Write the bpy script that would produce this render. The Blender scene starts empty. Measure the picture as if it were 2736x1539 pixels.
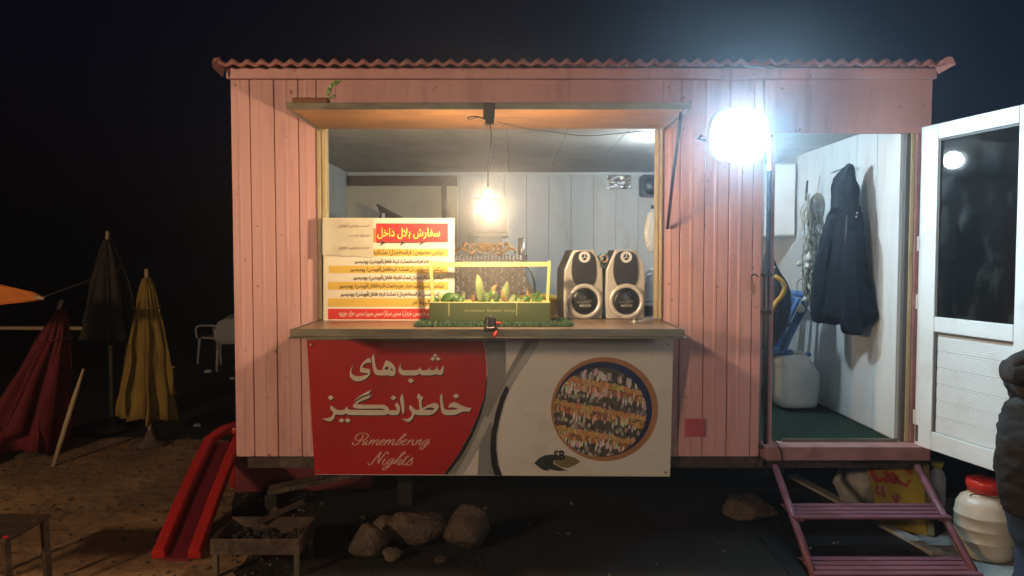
import bpy, bmesh, math, random
from mathutils import Vector, Matrix, noise
from mathutils.geometry import tessellate_polygon
R = math.radians
random.seed(7)
S = bpy.context.scene
COL = S.collection

# ------------------------------------------------------------------ camera, world, exposure
F, CX, CY, PITCH, CAMZ = 1975.0, 1368.0, 769.5, R(2.5), 1.75
cam = bpy.data.cameras.new('Camera'); cam.lens = 26.0; cam.sensor_width = 36.0; cam.clip_end = 2000; cam.clip_start = 0.05
camo = bpy.data.objects.new('Camera', cam); COL.objects.link(camo)
camo.location = (0, 0, CAMZ); camo.rotation_euler = (R(90) - PITCH, 0, 0)
S.camera = camo

world = bpy.data.worlds.new('World'); S.world = world; world.use_nodes = True
wn = world.node_tree; bg = wn.nodes['Background']
sky = wn.nodes.new('ShaderNodeTexSky'); sky.sky_type = 'NISHITA'; sky.sun_disc = False
sky.sun_elevation = R(-3.6); sky.sun_rotation = R(80); sky.altitude = 1500; sky.air_density = 1.0; sky.dust_density = 0.4; sky.ozone_density = 3.0
wn.links.new(sky.outputs[0], bg.inputs[0]); bg.inputs[1].default_value = 0.13
S.view_settings.view_transform = 'Standard'; S.view_settings.look = 'None'; S.view_settings.exposure = 0.0; S.view_settings.gamma = 1.0
S.view_settings.use_curve_mapping = False
S.cycles.use_denoising = True
S.cycles.max_bounces = 5; S.cycles.diffuse_bounces = 3; S.cycles.glossy_bounces = 3; S.cycles.transparent_max_bounces = 8
S.cycles.caustics_reflective = False; S.cycles.caustics_refractive = False
S.cycles.sample_clamp_indirect = 3.0
ADDED_HAZE = .013
BULB_E, FLOOD_E, INNER_E, STREET_E, STREET2_E = 1600, 250, 530, 345, 110

# ------------------------------------------------------------------ picture point -> place
cp_, sp_ = math.cos(PITCH), math.sin(PITCH)
CAM = Vector((0, 0, CAMZ))
def ray(u, v):
    x = (u - CX) / F; y = -(v - CY) / F
    return Vector((x, y * sp_ + cp_, y * cp_ - sp_))
def W(u, v, Y):
    d = ray(u, v); return CAM + d * (Y / d.y)
def G(u, v, z=0.0):
    d = ray(u, v); return CAM + d * ((z - CAMZ) / d.z)
def onplane(u, v, p0, n):
    d = ray(u, v); return CAM + d * ((p0 - CAM).dot(n) / d.dot(n))

# ------------------------------------------------------------------ materials
MATS = {}
def M(name, col, rough=0.6, metal=0.0, var=0.25, scale=6.0, stretch=(1, 1, 1), bump=0.0, bscale=60.0, col2=None, dirt=None, dirt_amt=0.0, dscale=3.0, emit=None, spec=0.5, rvar=0.15, trans=0.0):
    if name in MATS: return MATS[name]
    m = bpy.data.materials.new(name); m.use_nodes = True; nt = m.node_tree; N = nt.nodes; L = nt.links
    b = N['Principled BSDF']
    tc = N.new('ShaderNodeTexCoord'); mp = N.new('ShaderNodeMapping'); mp.inputs['Scale'].default_value = stretch
    L.new(tc.outputs['Object'], mp.inputs[0])
    nz = N.new('ShaderNodeTexNoise'); nz.inputs['Scale'].default_value = scale; nz.inputs['Detail'].default_value = 4; nz.inputs['Roughness'].default_value = 0.62
    L.new(mp.outputs[0], nz.inputs['Vector'])
    cr = N.new('ShaderNodeValToRGB'); cr.color_ramp.elements[0].position = 0.3; cr.color_ramp.elements[1].position = 0.72
    c2 = col2 if col2 else tuple(c * (1 - var) for c in col)
    cr.color_ramp.elements[0].color = (*c2, 1); cr.color_ramp.elements[1].color = (*col, 1)
    L.new(nz.outputs[0], cr.inputs[0]); out = cr.outputs[0]
    if dirt:
        n2 = N.new('ShaderNodeTexNoise'); n2.inputs['Scale'].default_value = dscale; n2.inputs['Detail'].default_value = 5; n2.inputs['Roughness'].default_value = 0.7
        L.new(mp.outputs[0], n2.inputs['Vector'])
        r2 = N.new('ShaderNodeValToRGB'); r2.color_ramp.elements[0].position = 0.52; r2.color_ramp.elements[1].position = 0.75
        r2.color_ramp.elements[0].color = (0, 0, 0, 1); r2.color_ramp.elements[1].color = (dirt_amt,) * 3 + (1,)
        L.new(n2.outputs[0], r2.inputs[0])
        mx = N.new('ShaderNodeMix'); mx.data_type = 'RGBA'
        L.new(r2.outputs[0], mx.inputs[0]); L.new(out, mx.inputs[6]); mx.inputs[7].default_value = (*dirt, 1); out = mx.outputs[2]
    L.new(out, b.inputs['Base Color'])
    mr = N.new('ShaderNodeMapRange'); mr.inputs[3].default_value = max(0.02, rough - rvar); mr.inputs[4].default_value = min(1, rough + rvar)
    L.new(nz.outputs[0], mr.inputs[0]); L.new(mr.outputs[0], b.inputs['Roughness'])
    b.inputs['Metallic'].default_value = metal; b.inputs['Specular IOR Level'].default_value = spec
    if trans: b.inputs['Transmission Weight'].default_value = trans
    if bump:
        n3 = N.new('ShaderNodeTexNoise'); n3.inputs['Scale'].default_value = bscale; n3.inputs['Detail'].default_value = 2
        L.new(mp.outputs[0], n3.inputs['Vector'])
        bp = N.new('ShaderNodeBump'); bp.inputs['Strength'].default_value = bump; bp.inputs['Distance'].default_value = 0.02
        L.new(n3.outputs[0], bp.inputs['Height']); L.new(bp.outputs[0], b.inputs['Normal'])
    if emit:
        b.inputs['Emission Color'].default_value = (*emit[0], 1); b.inputs['Emission Strength'].default_value = emit[1]
    MATS[name] = m; return m

pink = M('pink_paint', (0.70, 0.40, 0.385), 0.5, col2=(0.60, 0.325, 0.305), scale=1.3, stretch=(3.5, 3.5, .5), bump=0.05, bscale=9, dirt=(0.30, 0.15, 0.12), dirt_amt=0.55, dscale=2.4)
pinkroof = M('pink_roof', (0.46, 0.2, 0.18), 0.55, var=0.35, scale=5, bump=0.1, dirt=(0.14, 0.08, 0.07), dirt_amt=0.6)
pinkrust = M('pink_sill', (0.42, 0.21, 0.20), 0.6, var=0.35, scale=7, bump=0.15, bscale=30, dirt=(0.12, 0.06, 0.045), dirt_amt=0.8, dscale=9)
nt = pink.node_tree; N_, L_ = nt.nodes, nt.links; bs_ = N_['Principled BSDF']; src = bs_.inputs['Base Color'].links[0].from_socket
tc_ = N_.new('ShaderNodeTexCoord'); nc = N_.new('ShaderNodeTexNoise'); nc.inputs['Scale'].default_value = 26; nc.inputs['Detail'].default_value = 3; nc.inputs['Roughness'].default_value = .55; L_.new(tc_.outputs['Object'], nc.inputs['Vector'])
rc_ = N_.new('ShaderNodeValToRGB'); rc_.color_ramp.elements[0].position = .70; rc_.color_ramp.elements[0].color = (0,0,0,1); rc_.color_ramp.elements[1].position = .735; rc_.color_ramp.elements[1].color = (.8,.8,.8,1); L_.new(nc.outputs[0], rc_.inputs[0])
mc_ = N_.new('ShaderNodeMix'); mc_.data_type = 'RGBA'; L_.new(rc_.outputs[0], mc_.inputs[0]); L_.new(src, mc_.inputs[6]); mc_.inputs[7].default_value = (.16, .075, .05, 1); L_.new(mc_.outputs[2], bs_.inputs['Base Color'])
darkgap = M('joint_shadow_gap', (0.03, 0.015, 0.015), 0.8)
cream = M('cream_jamb', (0.55, 0.44, 0.24), 0.5, var=0.3, scale=9, stretch=(4, 4, .6), dirt=(0.2, 0.12, 0.06), dirt_amt=0.7, dscale=8)
inner = M('inner_wall', (0.66, 0.70, 0.71), 0.55, var=0.14, scale=2, stretch=(2, 2, .7), bump=0.04, bscale=20, dirt=(0.40, 0.36, 0.30), dirt_amt=0.5, dscale=2.5)
ceilm = M('ceiling_board', (0.48, 0.46, 0.42), 0.6, var=0.35, scale=1.6, bump=0.03, dirt=(0.17, 0.145, 0.11), dirt_amt=0.95, dscale=1.3)
ply = M('stained_plywood', (0.42, 0.205, 0.08), 0.55, col2=(0.22, 0.115, 0.06), scale=2.6, stretch=(1, 2.5, 1), bump=0.05, dirt=(0.13, 0.075, 0.05), dirt_amt=0.9, dscale=3)
alu = M('grey_aluminium', (0.30, 0.28, 0.22), 0.38, metal=0.8, var=0.3, scale=8, stretch=(1, 4, 4), dirt=(0.16, 0.12, 0.08), dirt_amt=0.6)
ctop = M('worn_counter', (0.27, 0.175, 0.11), 0.32, var=0.4, scale=5, stretch=(1, 2, 1), bump=0.03, dirt=(0.22, 0.13, 0.08), dirt_amt=0.7, dscale=5)
blackp = M('black_paint', (0.012, 0.012, 0.014), 0.4, var=0.3)
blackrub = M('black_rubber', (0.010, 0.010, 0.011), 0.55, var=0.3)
whitep = M('white_door_paint', (0.72, 0.75, 0.74), 0.35, var=0.08, scale=4, dirt=(0.45, 0.42, 0.36), dirt_amt=0.4, dscale=5)
gasket = M('grey_gasket', (0.10, 0.09, 0.085), 0.6, var=0.3)
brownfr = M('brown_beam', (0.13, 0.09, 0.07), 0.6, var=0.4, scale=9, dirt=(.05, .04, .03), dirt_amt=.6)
creampl = M('cream_panel', (0.62, 0.56, 0.42), 0.6, var=0.15, scale=2.5, dirt=(.42, .34, .22), dirt_amt=.6, dscale=3)
turf = M('green_turf', (0.035, 0.085, 0.05), 0.9, var=0.5, scale=40, bump=0.5, bscale=220)
turfb = M('turf_blade', (0.06, 0.14, 0.05), 0.7, var=0.5, scale=30)
redp = M('banner_red', (0.54, 0.022, 0.024), 0.42, var=0.16, scale=2, bump=.02, bscale=6, dirt=(.26,.03,.03), dirt_amt=.5, dscale=3)
bwhite = M('banner_white', (0.80, 0.78, 0.73), 0.42, var=0.10, scale=2, bump=.02, bscale=6, dirt=(.5,.46,.38), dirt_amt=.5, dscale=3)
bgrey = M('banner_grey', (0.30, 0.32, 0.30), 0.5, var=0.3, scale=5)
bpale = M('banner_pale_grey', (0.50, 0.51, 0.48), 0.5, var=0.2, scale=5)
bblack = M('banner_black', (0.02, 0.02, 0.025), 0.5, var=0.2)
btext = M('banner_letter', (0.80, 0.74, 0.60), 0.5, var=0.12, scale=30)
bshadow = M('banner_letter_edge', (0.05, 0.012, 0.012), 0.6, var=0.2)
bscript = M('banner_script', (0.80, 0.55, 0.42), 0.5, var=0.1)
borange = M('banner_orange', (0.48, 0.24, 0.10), 0.5, var=0.15)
bblue = M('banner_blue', (0.02, 0.035, 0.13), 0.5, var=0.3, scale=10)
mwhite = M('menu_paper', (0.78, 0.73, 0.58), 0.5, var=0.08, scale=4)
mred = M('menu_red', (0.62, 0.025, 0.022), 0.5, var=0.06)
myel = M('menu_yellow', (0.70, 0.47, 0.075), 0.5, var=0.08)
mtext = M('menu_ink', (0.05, 0.02, 0.015), 0.5, var=0.1)
mytext = M('menu_yellow_letter', (0.85, 0.70, 0.10), 0.5, var=0.05)
mptext = M('menu_pale_letter', (0.8, 0.62, 0.5), 0.5, var=0.05)
note = M('note_paper', (0.60, 0.55, 0.42), 0.45, var=0.1, scale=6, bump=0.25, bscale=14)
penink = M('pen_ink', (0.22, 0.07, 0.06), 0.6)
planter = M('planter_paint', (0.052, 0.070, 0.020), 0.5, var=0.2, scale=6, bump=0.03, dirt=(.07, .065, .03), dirt_amt=.5)
planterin = M('planter_trim', (0.52, 0.50, 0.17), 0.5, var=0.15)
soil = M('potting_soil', (0.05, 0.035, 0.022), 0.95, var=0.5, scale=40, bump=0.8, bscale=90)
leafg = M('leaf_green', (0.09, 0.20, 0.04), 0.45, var=0.45, scale=30)
leafp = M('leaf_pale', (0.34, 0.38, 0.16), 0.5, col2=(0.15, 0.24, 0.08), scale=45)
leafd = M('leaf_dry', (0.42, 0.24, 0.08), 0.7, var=0.4, scale=30)
silver = M('speaker_silver', (0.52, 0.49, 0.43), 0.36, metal=0.15, var=0.15, scale=8)
silver2 = M('speaker_ring', (0.62, 0.60, 0.55), 0.3, metal=0.25, var=0.1)
grille = M('speaker_grille', (0.028, 0.025, 0.022), 0.42, var=0.4, scale=9)
cone = M('speaker_cone', (0.012, 0.013, 0.014), 0.3, var=0.3)
whitepl = M('white_plastic', (0.68, 0.69, 0.68), 0.4, var=0.08)
logo = M('logo_print', (0.5, 0.48, 0.4), 0.5)
steel = M('diamond_plate', (0.20, 0.17, 0.145), 0.42, metal=0.3, var=0.35, scale=9)
lug = M('plate_lug', (0.72, 0.68, 0.62), 0.3, metal=0.15, var=0.25, scale=30)
gold = M('gilt_ornament', (0.48, 0.27, 0.065), 0.42, metal=0.45, var=0.45, scale=30)
rust = M('old_copper', (0.30, 0.12, 0.05), 0.5, metal=0.4, var=0.4, scale=30)
pipem = M('galvanised_pipe', (0.42, 0.38, 0.34), 0.35, metal=0.7, var=0.25, stretch=(6, 6, .6))
ducth = M('range_hood_paint', (0.50, 0.42, 0.30), 0.45, var=0.2, scale=5, dirt=(.3, .2, .1), dirt_amt=.6)
mustard = M('mustard_plastic', (0.42, 0.30, 0.02), 0.45, var=0.15)
card = M('cardboard_core', (0.42, 0.25, 0.12), 0.8, var=0.2)
teal = M('teal_wrap', (0.08, 0.36, 0.46), 0.3, var=0.3, scale=25)
clearpl = M('clear_plastic', (0.72, 0.75, 0.76), 0.25, var=0.1, scale=12, trans=0.35, bump=0.2, bscale=25)
foil = M('crumpled_foil', (0.6, 0.6, 0.6), 0.22, metal=0.9, var=0.4, scale=15, bump=0.9, bscale=28)
redcl = M('red_cloth', (0.62, 0.06, 0.04), 0.8, var=0.3, scale=40, bump=0.4)
navy = M('navy_fabric', (0.0055, 0.0065, 0.012), 0.9, var=0.4, scale=20, bump=0.25, bscale=90, spec=.15)
blackf = M('black_fabric', (0.012, 0.012, 0.015), 0.85, var=0.4, scale=20, bump=0.2, bscale=90)
yelst = M('yellow_stripe', (0.55, 0.30, 0.03), 0.8, var=0.2, scale=20)
garlic = M('garlic_skin', (0.62, 0.57, 0.48), 0.6, var=0.2, scale=30)
strawm = M('dry_garlic_leaf', (0.40, 0.36, 0.26), 0.85, var=0.45, scale=25)
bluepl = M('blue_plastic', (0.05, 0.16, 0.42), 0.4, var=0.2)
jerry = M('milky_plastic', (0.82, 0.85, 0.85), 0.35, var=0.12, scale=6, bump=0.12, bscale=12)
darkbox = M('dark_grey_box', (0.05, 0.055, 0.065), 0.6, var=0.2)
stairp = M('stair_pink', (0.27, 0.10, 0.13), 0.45, var=0.4, scale=10, dirt=(.12, .07, .09), dirt_amt=.8, dscale=10)
jarm = M('jar_plastic', (0.62, 0.57, 0.47), 0.35, col2=(0.50, 0.38, 0.24), scale=2.2, bump=0.05, bscale=14)
redlid = M('red_lid', (0.60, 0.03, 0.02), 0.3, var=0.12)
yelcap = M('yellow_cap', (0.75, 0.62, 0.05), 0.4, var=0.1)
ysign = M('yellow_sign', (0.42, 0.33, 0.03), 0.5, var=0.3, scale=5, dirt=(.16, .12, .03), dirt_amt=.7)
signred = M('sign_red', (0.36, 0.05, 0.03), 0.5)
signmag = M('sign_magenta', (0.30, 0.05, 0.14), 0.5)
oliveb = M('olive_frame', (0.17, 0.15, 0.06), 0.6, var=0.3)
sackm = M('silver_sack', (0.55, 0.57, 0.58), 0.5, var=0.4, scale=9, bump=0.8, bscale=14)
stripm = M('pale_strip', (0.50, 0.48, 0.43), 0.7, var=0.25, scale=8, bump=0.15)
stonem = M('rough_stone', (0.15, 0.11, 0.078), 0.95, var=0.65, scale=9, bump=1.0, bscale=45, dirt=(.03,.024,.018), dirt_amt=.8, dscale=6, spec=.2)
iron = M('rusty_iron', (0.085, 0.055, 0.038), 0.65, metal=0.3, var=0.5, scale=14, bump=0.3, dirt=(.25, .2, .15), dirt_amt=.5, dscale=7)
char = M('charcoal', (0.03, 0.028, 0.026), 0.9, var=0.5, scale=30, bump=0.7)
slidem = M('red_plastic', (0.56, 0.025, 0.02), 0.4, var=0.2, scale=4, dirt=(.2, .02, .02), dirt_amt=.5)
yelcl = M('yellow_canvas', (0.25, 0.16, 0.022), 0.85, var=0.35, scale=7, bump=0.2)
redcv = M('red_canvas', (0.13, 0.006, 0.012), 0.85, var=0.3, scale=5, bump=0.2)
olcv = M('olive_canvas', (0.028, 0.021, 0.016), 0.9, var=0.3, scale=5, bump=0.2)
orcv = M('orange_canvas', (0.55, 0.16, 0.02), 0.8, var=0.2, scale=6)
woodp = M('pale_wood', (0.48, 0.38, 0.22), 0.7, var=0.3, scale=12, stretch=(1, 1, .3))
railm = M('pale_rail', (0.48, 0.36, 0.2), 0.6, var=0.25, scale=15)
ropem = M('rope', (0.35, 0.3, 0.24), 0.9)
skin = M('skin', (0.42, 0.25, 0.17), 0.55, var=0.1)
hairm = M('dark_hair', (0.015, 0.012, 0.010), 0.6, var=0.3, scale=40, bump=0.5)
camom = M('dark_jacket', (0.008, 0.010, 0.014), 0.8, col2=(0.035, 0.027, 0.018), scale=7, bump=0.5, bscale=12, spec=.25)
jeans = M('blue_jeans', (0.03, 0.055, 0.11), 0.8, var=0.35, scale=20)
shoem = M('dark_shoe', (0.02, 0.018, 0.016), 0.6)
def emitter(name, col, s):
    m = bpy.data.materials.new(name); m.use_nodes = True; nt = m.node_tree
    nt.nodes.remove(nt.nodes['Principled BSDF']); e = nt.nodes.new('ShaderNodeEmission')
    e.inputs[0].default_value = (*col, 1); e.inputs[1].default_value = s
    nt.links.new(e.outputs[0], nt.nodes['Material Output'].inputs[0]); return m
bulbm = emitter('warm_bulb_glow', (1.0, 0.72, 0.42), BULB_E)
floodm = emitter('cool_lamp_glow', (0.50, 0.80, 1.0), FLOOD_E)
innerm = emitter('inner_tube_glow', (0.74, 0.90, 1.0), INNER_E)
streetm = emitter('street_lamp_glow', (1.0, 0.66, 0.40), STREET_E)
street2m = emitter('white_street_lamp_glow', (1.0, 0.86, 0.72), STREET2_E)

# ------------------------------------------------------------------ mesh helpers
def NB(): return bmesh.new()
def box(bm, x0, x1, y0, y1, z0, z1):
    v = [bm.verts.new(p) for p in ((x0,y0,z0),(x1,y0,z0),(x1,y1,z0),(x0,y1,z0),(x0,y0,z1),(x1,y0,z1),(x1,y1,z1),(x0,y1,z1))]
    for f in ((0,3,2,1),(4,5,6,7),(0,1,5,4),(1,2,6,5),(2,3,7,6),(3,0,4,7)): bm.faces.new([v[i] for i in f])
    return bm
def hexa(bm, a, b):     # a, b: two lists of four points (front and back faces)
    v = [bm.verts.new(p) for p in list(a) + list(b)]
    for f in ((0,1,2,3),(7,6,5,4),(0,4,5,1),(1,5,6,2),(2,6,7,3),(3,7,4,0)): bm.faces.new([v[i] for i in f])
    return bm
def beam(bm, p0, p1, w, h, up=(0,0,1)):
    p0, p1 = Vector(p0), Vector(p1); d = (p1 - p0).normalized(); up = Vector(up)
    s = d.cross(up)
    if s.length < 1e-4: s = d.cross(Vector((0,1,0)))
    s.normalize(); t = s.cross(d)
    q = lambda p: [p + s*(a*w/2) + t*(b*h/2) for a, b in ((-1,-1),(1,-1),(1,1),(-1,1))]
    return hexa(bm, q(p0), q(p1))
def tube(bm, pts, r, seg=8, cap=True):
    pts = [Vector(p) for p in pts]; rs = r if isinstance(r, (list, tuple)) else [r]*len(pts); rings = []; s = None
    for i, p in enumerate(pts):
        d = (pts[min(i+1, len(pts)-1)] - pts[max(i-1, 0)]).normalized()
        if s is None: s = d.cross(Vector((0,0,1)) if abs(d.z) < .9 else Vector((0,1,0)))
        else: s = s - d * s.dot(d)
        s.normalize(); t = d.cross(s)
        rings.append([bm.verts.new(p + (s*math.cos(2*math.pi*k/seg) + t*math.sin(2*math.pi*k/seg))*rs[i]) for k in range(seg)])
    for a, b in zip(rings, rings[1:]):
        for k in range(seg): bm.faces.new((a[k], a[(k+1)%seg], b[(k+1)%seg], b[k]))
    if cap: bm.faces.new(rings[0][::-1]); bm.faces.new(rings[-1])
    return bm
def lathe(bm, prof, c=(0,0,0), seg=24, axis='z', sq=(1,1)):
    c = Vector(c); rings = []
    for r, z in prof:
        ring = []
        for k in range(seg):
            a = 2*math.pi*k/seg; x, y = r*math.cos(a)*sq[0], r*math.sin(a)*sq[1]
            ring.append(bm.verts.new(c + (Vector((x, y, z)) if axis == 'z' else Vector((x, -z, y)))))
        rings.append(ring)
    for a, b in zip(rings, rings[1:]):
        for k in range(seg): bm.faces.new((a[k], a[(k+1)%seg], b[(k+1)%seg], b[k]))
    bm.faces.new(rings[0][::-1]); bm.faces.new(rings[-1]); return bm
def rings_mesh(bm, rings, cap=True):
    R_ = [[bm.verts.new(p) for p in r] for r in rings]; n = len(R_[0])
    for a, b in zip(R_, R_[1:]):
        for k in range(n): bm.faces.new((a[k], a[(k+1)%n], b[(k+1)%n], b[k]))
    if cap: bm.faces.new(R_[0][::-1]); bm.faces.new(R_[-1])
    return bm
def slab(bm, pts, nvec, depth, holes=()):
    """a flat outline (3D points) given thickness along nvec"""
    loops = [[Vector(p) for p in pts]] + [[Vector(p) for p in h] for h in holes]
    nvec = Vector(nvec).normalized() * depth
    flat = [p for l in loops for p in l]
    tris = tessellate_polygon(loops)
    top = [bm.verts.new(p + nvec) for p in flat]; bot = [bm.verts.new(p) for p in flat]
    for t in tris:
        try: bm.faces.new([top[i] for i in t])
        except ValueError: pass
        try: bm.faces.new([bot[i] for i in reversed(t)])
        except ValueError: pass
    k = 0
    for l in loops:
        n = len(l)
        for i in range(n):
            a, b = k+i, k+(i+1) % n
            try: bm.faces.new((bot[a], bot[b], top[b], top[a]))
            except ValueError: pass
        k += n
    return bm
def place(o, parent):
    if parent is not None:
        o.parent = parent
        m = Matrix.Identity(4); q = parent
        while q is not None:
            m = (q.matrix_basis) @ m if False else m
            q = q.parent
        w = world_mat(parent); o.matrix_parent_inverse = w.inverted()
def world_mat(o):
    if o.parent is None: return o.matrix_basis.copy()
    return world_mat(o.parent) @ o.matrix_parent_inverse @ o.matrix_basis
def obj(name, bm, mat, parent=None, smooth=False, bevel=0.0, local=False, sub=0):
    bmesh.ops.recalc_face_normals(bm, faces=bm.faces)
    me = bpy.data.meshes.new(name); bm.to_mesh(me); bm.free()
    me.materials.append(mat)
    if smooth:
        for p in me.polygons: p.use_smooth = True
    o = bpy.data.objects.new(name, me); COL.objects.link(o)
    if parent is not None:
        if local: o.parent = parent
        else: place(o, parent)
    if bevel:
        b = o.modifiers.new('bevel', 'BEVEL'); b.width = bevel; b.segments = 2; b.limit_method = 'ANGLE'; b.angle_limit = R(40)
    if sub:
        s = o.modifiers.new('sub', 'SUBSURF'); s.levels = sub; s.render_levels = sub
    return o
def tag(o, label, cat, group=None):
    o['label'] = label; o['category'] = cat
    if group: o['group'] = group
    return o
def thing(name, label, cat, loc=(0,0,0), rz=0, group=None):
    o = bpy.data.objects.new(name, None); COL.objects.link(o); o.empty_display_size = .1
    o.location = loc; o.rotation_euler = (0, 0, rz); return tag(o, label, cat, group)
def struct(o): o['kind'] = 'structure'; return o
def stuff(o): o['kind'] = 'stuff'; return o
def ell(c, rx, ry, n=40, a0=0):
    return [(c[0] + rx*math.cos(a0+2*math.pi*k/n), c[1] + ry*math.sin(a0+2*math.pi*k/n)) for k in range(n)]
def smoothpoly(p, it=1):
    for _ in range(it):
        q = []
        for i in range(len(p)):
            a, b = p[i], p[(i+1) % len(p)]
            q += [(a[0]*.78+b[0]*.22, a[1]*.78+b[1]*.22), (a[0]*.22+b[0]*.78, a[1]*.22+b[1]*.78)]
        p = q
    return p
def spline(p, n=4):
    P = [Vector(q) for q in p]; out = []
    for i in range(len(P)-1):
        a, b, c, d = P[max(i-1,0)], P[i], P[i+1], P[min(i+2, len(P)-1)]
        for k in range(n):
            t = k/n; out.append(.5*((2*b)+(c-a)*t+(2*a-5*b+4*c-d)*t*t+(3*b-a-3*c+d)*t**3))
    return out + [P[-1]]

# ------------------------------------------------------------------ Persian letters (joined forms, set right to left)
FORM = {'ا':(0xFE8D,0xFE8E),'آ':(0xFE81,0xFE82),'د':(0xFEA9,0xFEAA),'ر':(0xFEAD,0xFEAE),'ز':(0xFEAF,0xFEB0),'و':(0xFEED,0xFEEE),
 'ب':(0xFE8F,),'پ':(0xFB56,),'ت':(0xFE95,),'ج':(0xFE9D,),'چ':(0xFB7A,),'ح':(0xFEA1,),'خ':(0xFEA5,),'س':(0xFEB1,),'ش':(0xFEB5,),'ص':(0xFEB9,),
 'ط':(0xFEC1,),'ف':(0xFED1,),'ک':(0xFB8E,),'گ':(0xFB92,),'ل':(0xFEDD,),'م':(0xFEE1,),'ن':(0xFEE5,),'ه':(0xFEE9,),'ی':(0xFBFC,)}
def shape(s):
    out = []; i = 0
    joins = lambda c: c in FORM and len(FORM[c]) == 1
    while i < len(s):
        c = s[i]
        if c not in FORM: out.append(c); i += 1; continue
        prev = i > 0 and joins(s[i-1]) ; nxt = i+1 < len(s) and s[i+1] in FORM
        if c == 'ل' and nxt and s[i+1] == 'ا':
            out.append(chr(0xFEFC if prev else 0xFEFB)); i += 2; continue
        if len(FORM[c]) == 2: out.append(chr(FORM[c][1 if prev else 0]))
        else: out.append(chr(FORM[c][0] + (3 if prev and nxt else 2 if nxt else 1 if prev else 0)))
        i += 1
    return ''.join(reversed(out))
def glyphs(s, bold=0.0, shear=0.0, res=3):
    c = bpy.data.curves.new('lettering', 'FONT'); c.body = s; c.resolution_u = res; c.offset = bold; c.shear = shear
    o = bpy.data.objects.new('lettering', c); COL.objects.link(o); bpy.context.view_layer.update()
    dg = bpy.context.evaluated_depsgraph_get(); me = bpy.data.meshes.new_from_object(o.evaluated_get(dg))
    vs = [v.co.copy() for v in me.vertices]; fs = [tuple(p.vertices) for p in me.polygons]
    bpy.data.objects.remove(o); bpy.data.curves.remove(c); bpy.data.meshes.remove(me); return vs, fs
def text(name, s, mat, parent, pos, rect, bold=0.0, shear=0.0, keep=False, lift=(0,0,0)):
    """letters filling the rect (u0, v0, u1, v1) of the picture, put in place by pos(u, v)"""
    vs, fs = glyphs(s, bold, shear)
    x0 = min(v.x for v in vs); x1 = max(v.x for v in vs); y0 = min(v.y for v in vs); y1 = max(v.y for v in vs)
    u0, v0, u1, v1 = rect; bm = NB(); L = Vector(lift)
    vv = [bm.verts.new(pos(u0 + (v.x-x0)/(x1-x0)*(u1-u0), v1 - (v.y-y0)/(y1-y0)*(v1-v0)) + L) for v in vs]
    for f in fs:
        try: bm.faces.new([vv[i] for i in f])
        except ValueError: pass
    return obj(name, bm, mat, parent)

# =================================================================== THE SETTING
YW = 4.6
def sheet(name, pts, mat, z=0.0, n=1):
    bm = NB(); bm.faces.new([bm.verts.new((x, y, z)) for x, y in pts]); return struct(obj(name, bm, mat))
gm = M('dark_earth', (0.030, 0.027, 0.024), 0.95, var=0.5, scale=2.5, bump=0.6, bscale=30, spec=.2)
sheet('ground', [(-700,-700),(700,-700),(700,700),(-700,700)], gm)
dirtm = M('brown_dirt', (0.37, 0.23, 0.12), 0.95, var=0.45, scale=1.8, bump=1.0, bscale=9, dirt=(.13, .085, .05), dirt_amt=.7, dscale=1.6, spec=.2)
def patch(name, pts, mat, z):
    bm = NB(); c = Vector((sum(p[0] for p in pts)/len(pts), sum(p[1] for p in pts)/len(pts), z))
    q = []
    n = len(pts)
    for i in range(n):
        a, b = Vector((*pts[i], z)), Vector((*pts[(i+1) % n], z))
        for k in range(8):
            p = a.lerp(b, k/8); j = noise.noise(p*2.1)*.14 + noise.noise(p*7)*.05
            q.append(bm.verts.new(p + (p-c).normalized()*j))
    cv = bm.verts.new(c)
    for i in range(len(q)): bm.faces.new((cv, q[i], q[(i+1) % len(q)]))
    return struct(obj(name, bm, mat))
patch('dirt_path', [(-9,-3),(-1.35,-3),(-1.45,3.9),(-1.9,4.9),(-2.5,6.9),(-4.5,7.1),(-9,7.2)], dirtm, .004)
padm = M('pale_concrete', (0.36, 0.37, 0.35), 0.85, var=0.25, scale=3, bump=0.3, bscale=30, dirt=(.12, .12, .11), dirt_amt=.75, dscale=2.2)
patch('concrete_pad', [(2.38,2.2),(6,2.2),(6,4.6),(3.6,5.35),(2.7,5.3),(2.42,4.9)], padm, .008)

# =================================================================== THE KIOSK
XL, XR, ZB, ZT, ZC, YB = -1.735, 2.585, 0.49, 2.905, 2.60, 7.60
K = thing('food_kiosk', 'pink corrugated-roof food kiosk with open serving window and open side door', 'kiosk', ((XL+XR)/2, 6.1, 0))
# chassis
b = NB(); box(b, XL+.05, XR-.05, 4.66, YB, .40, .487); obj('chassis', b, iron, K)
for x in (-1.3, .45, 2.15):
    for y in (6.0, 7.3):
        b = NB(); box(b, x-.12, x+.12, y-.1, y+.1, 0.0, .20); box(b, x-.1, x+.1, y-.09, y+.11, .202, .398); obj('support_block', b, gm, K, bevel=.01)
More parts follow.
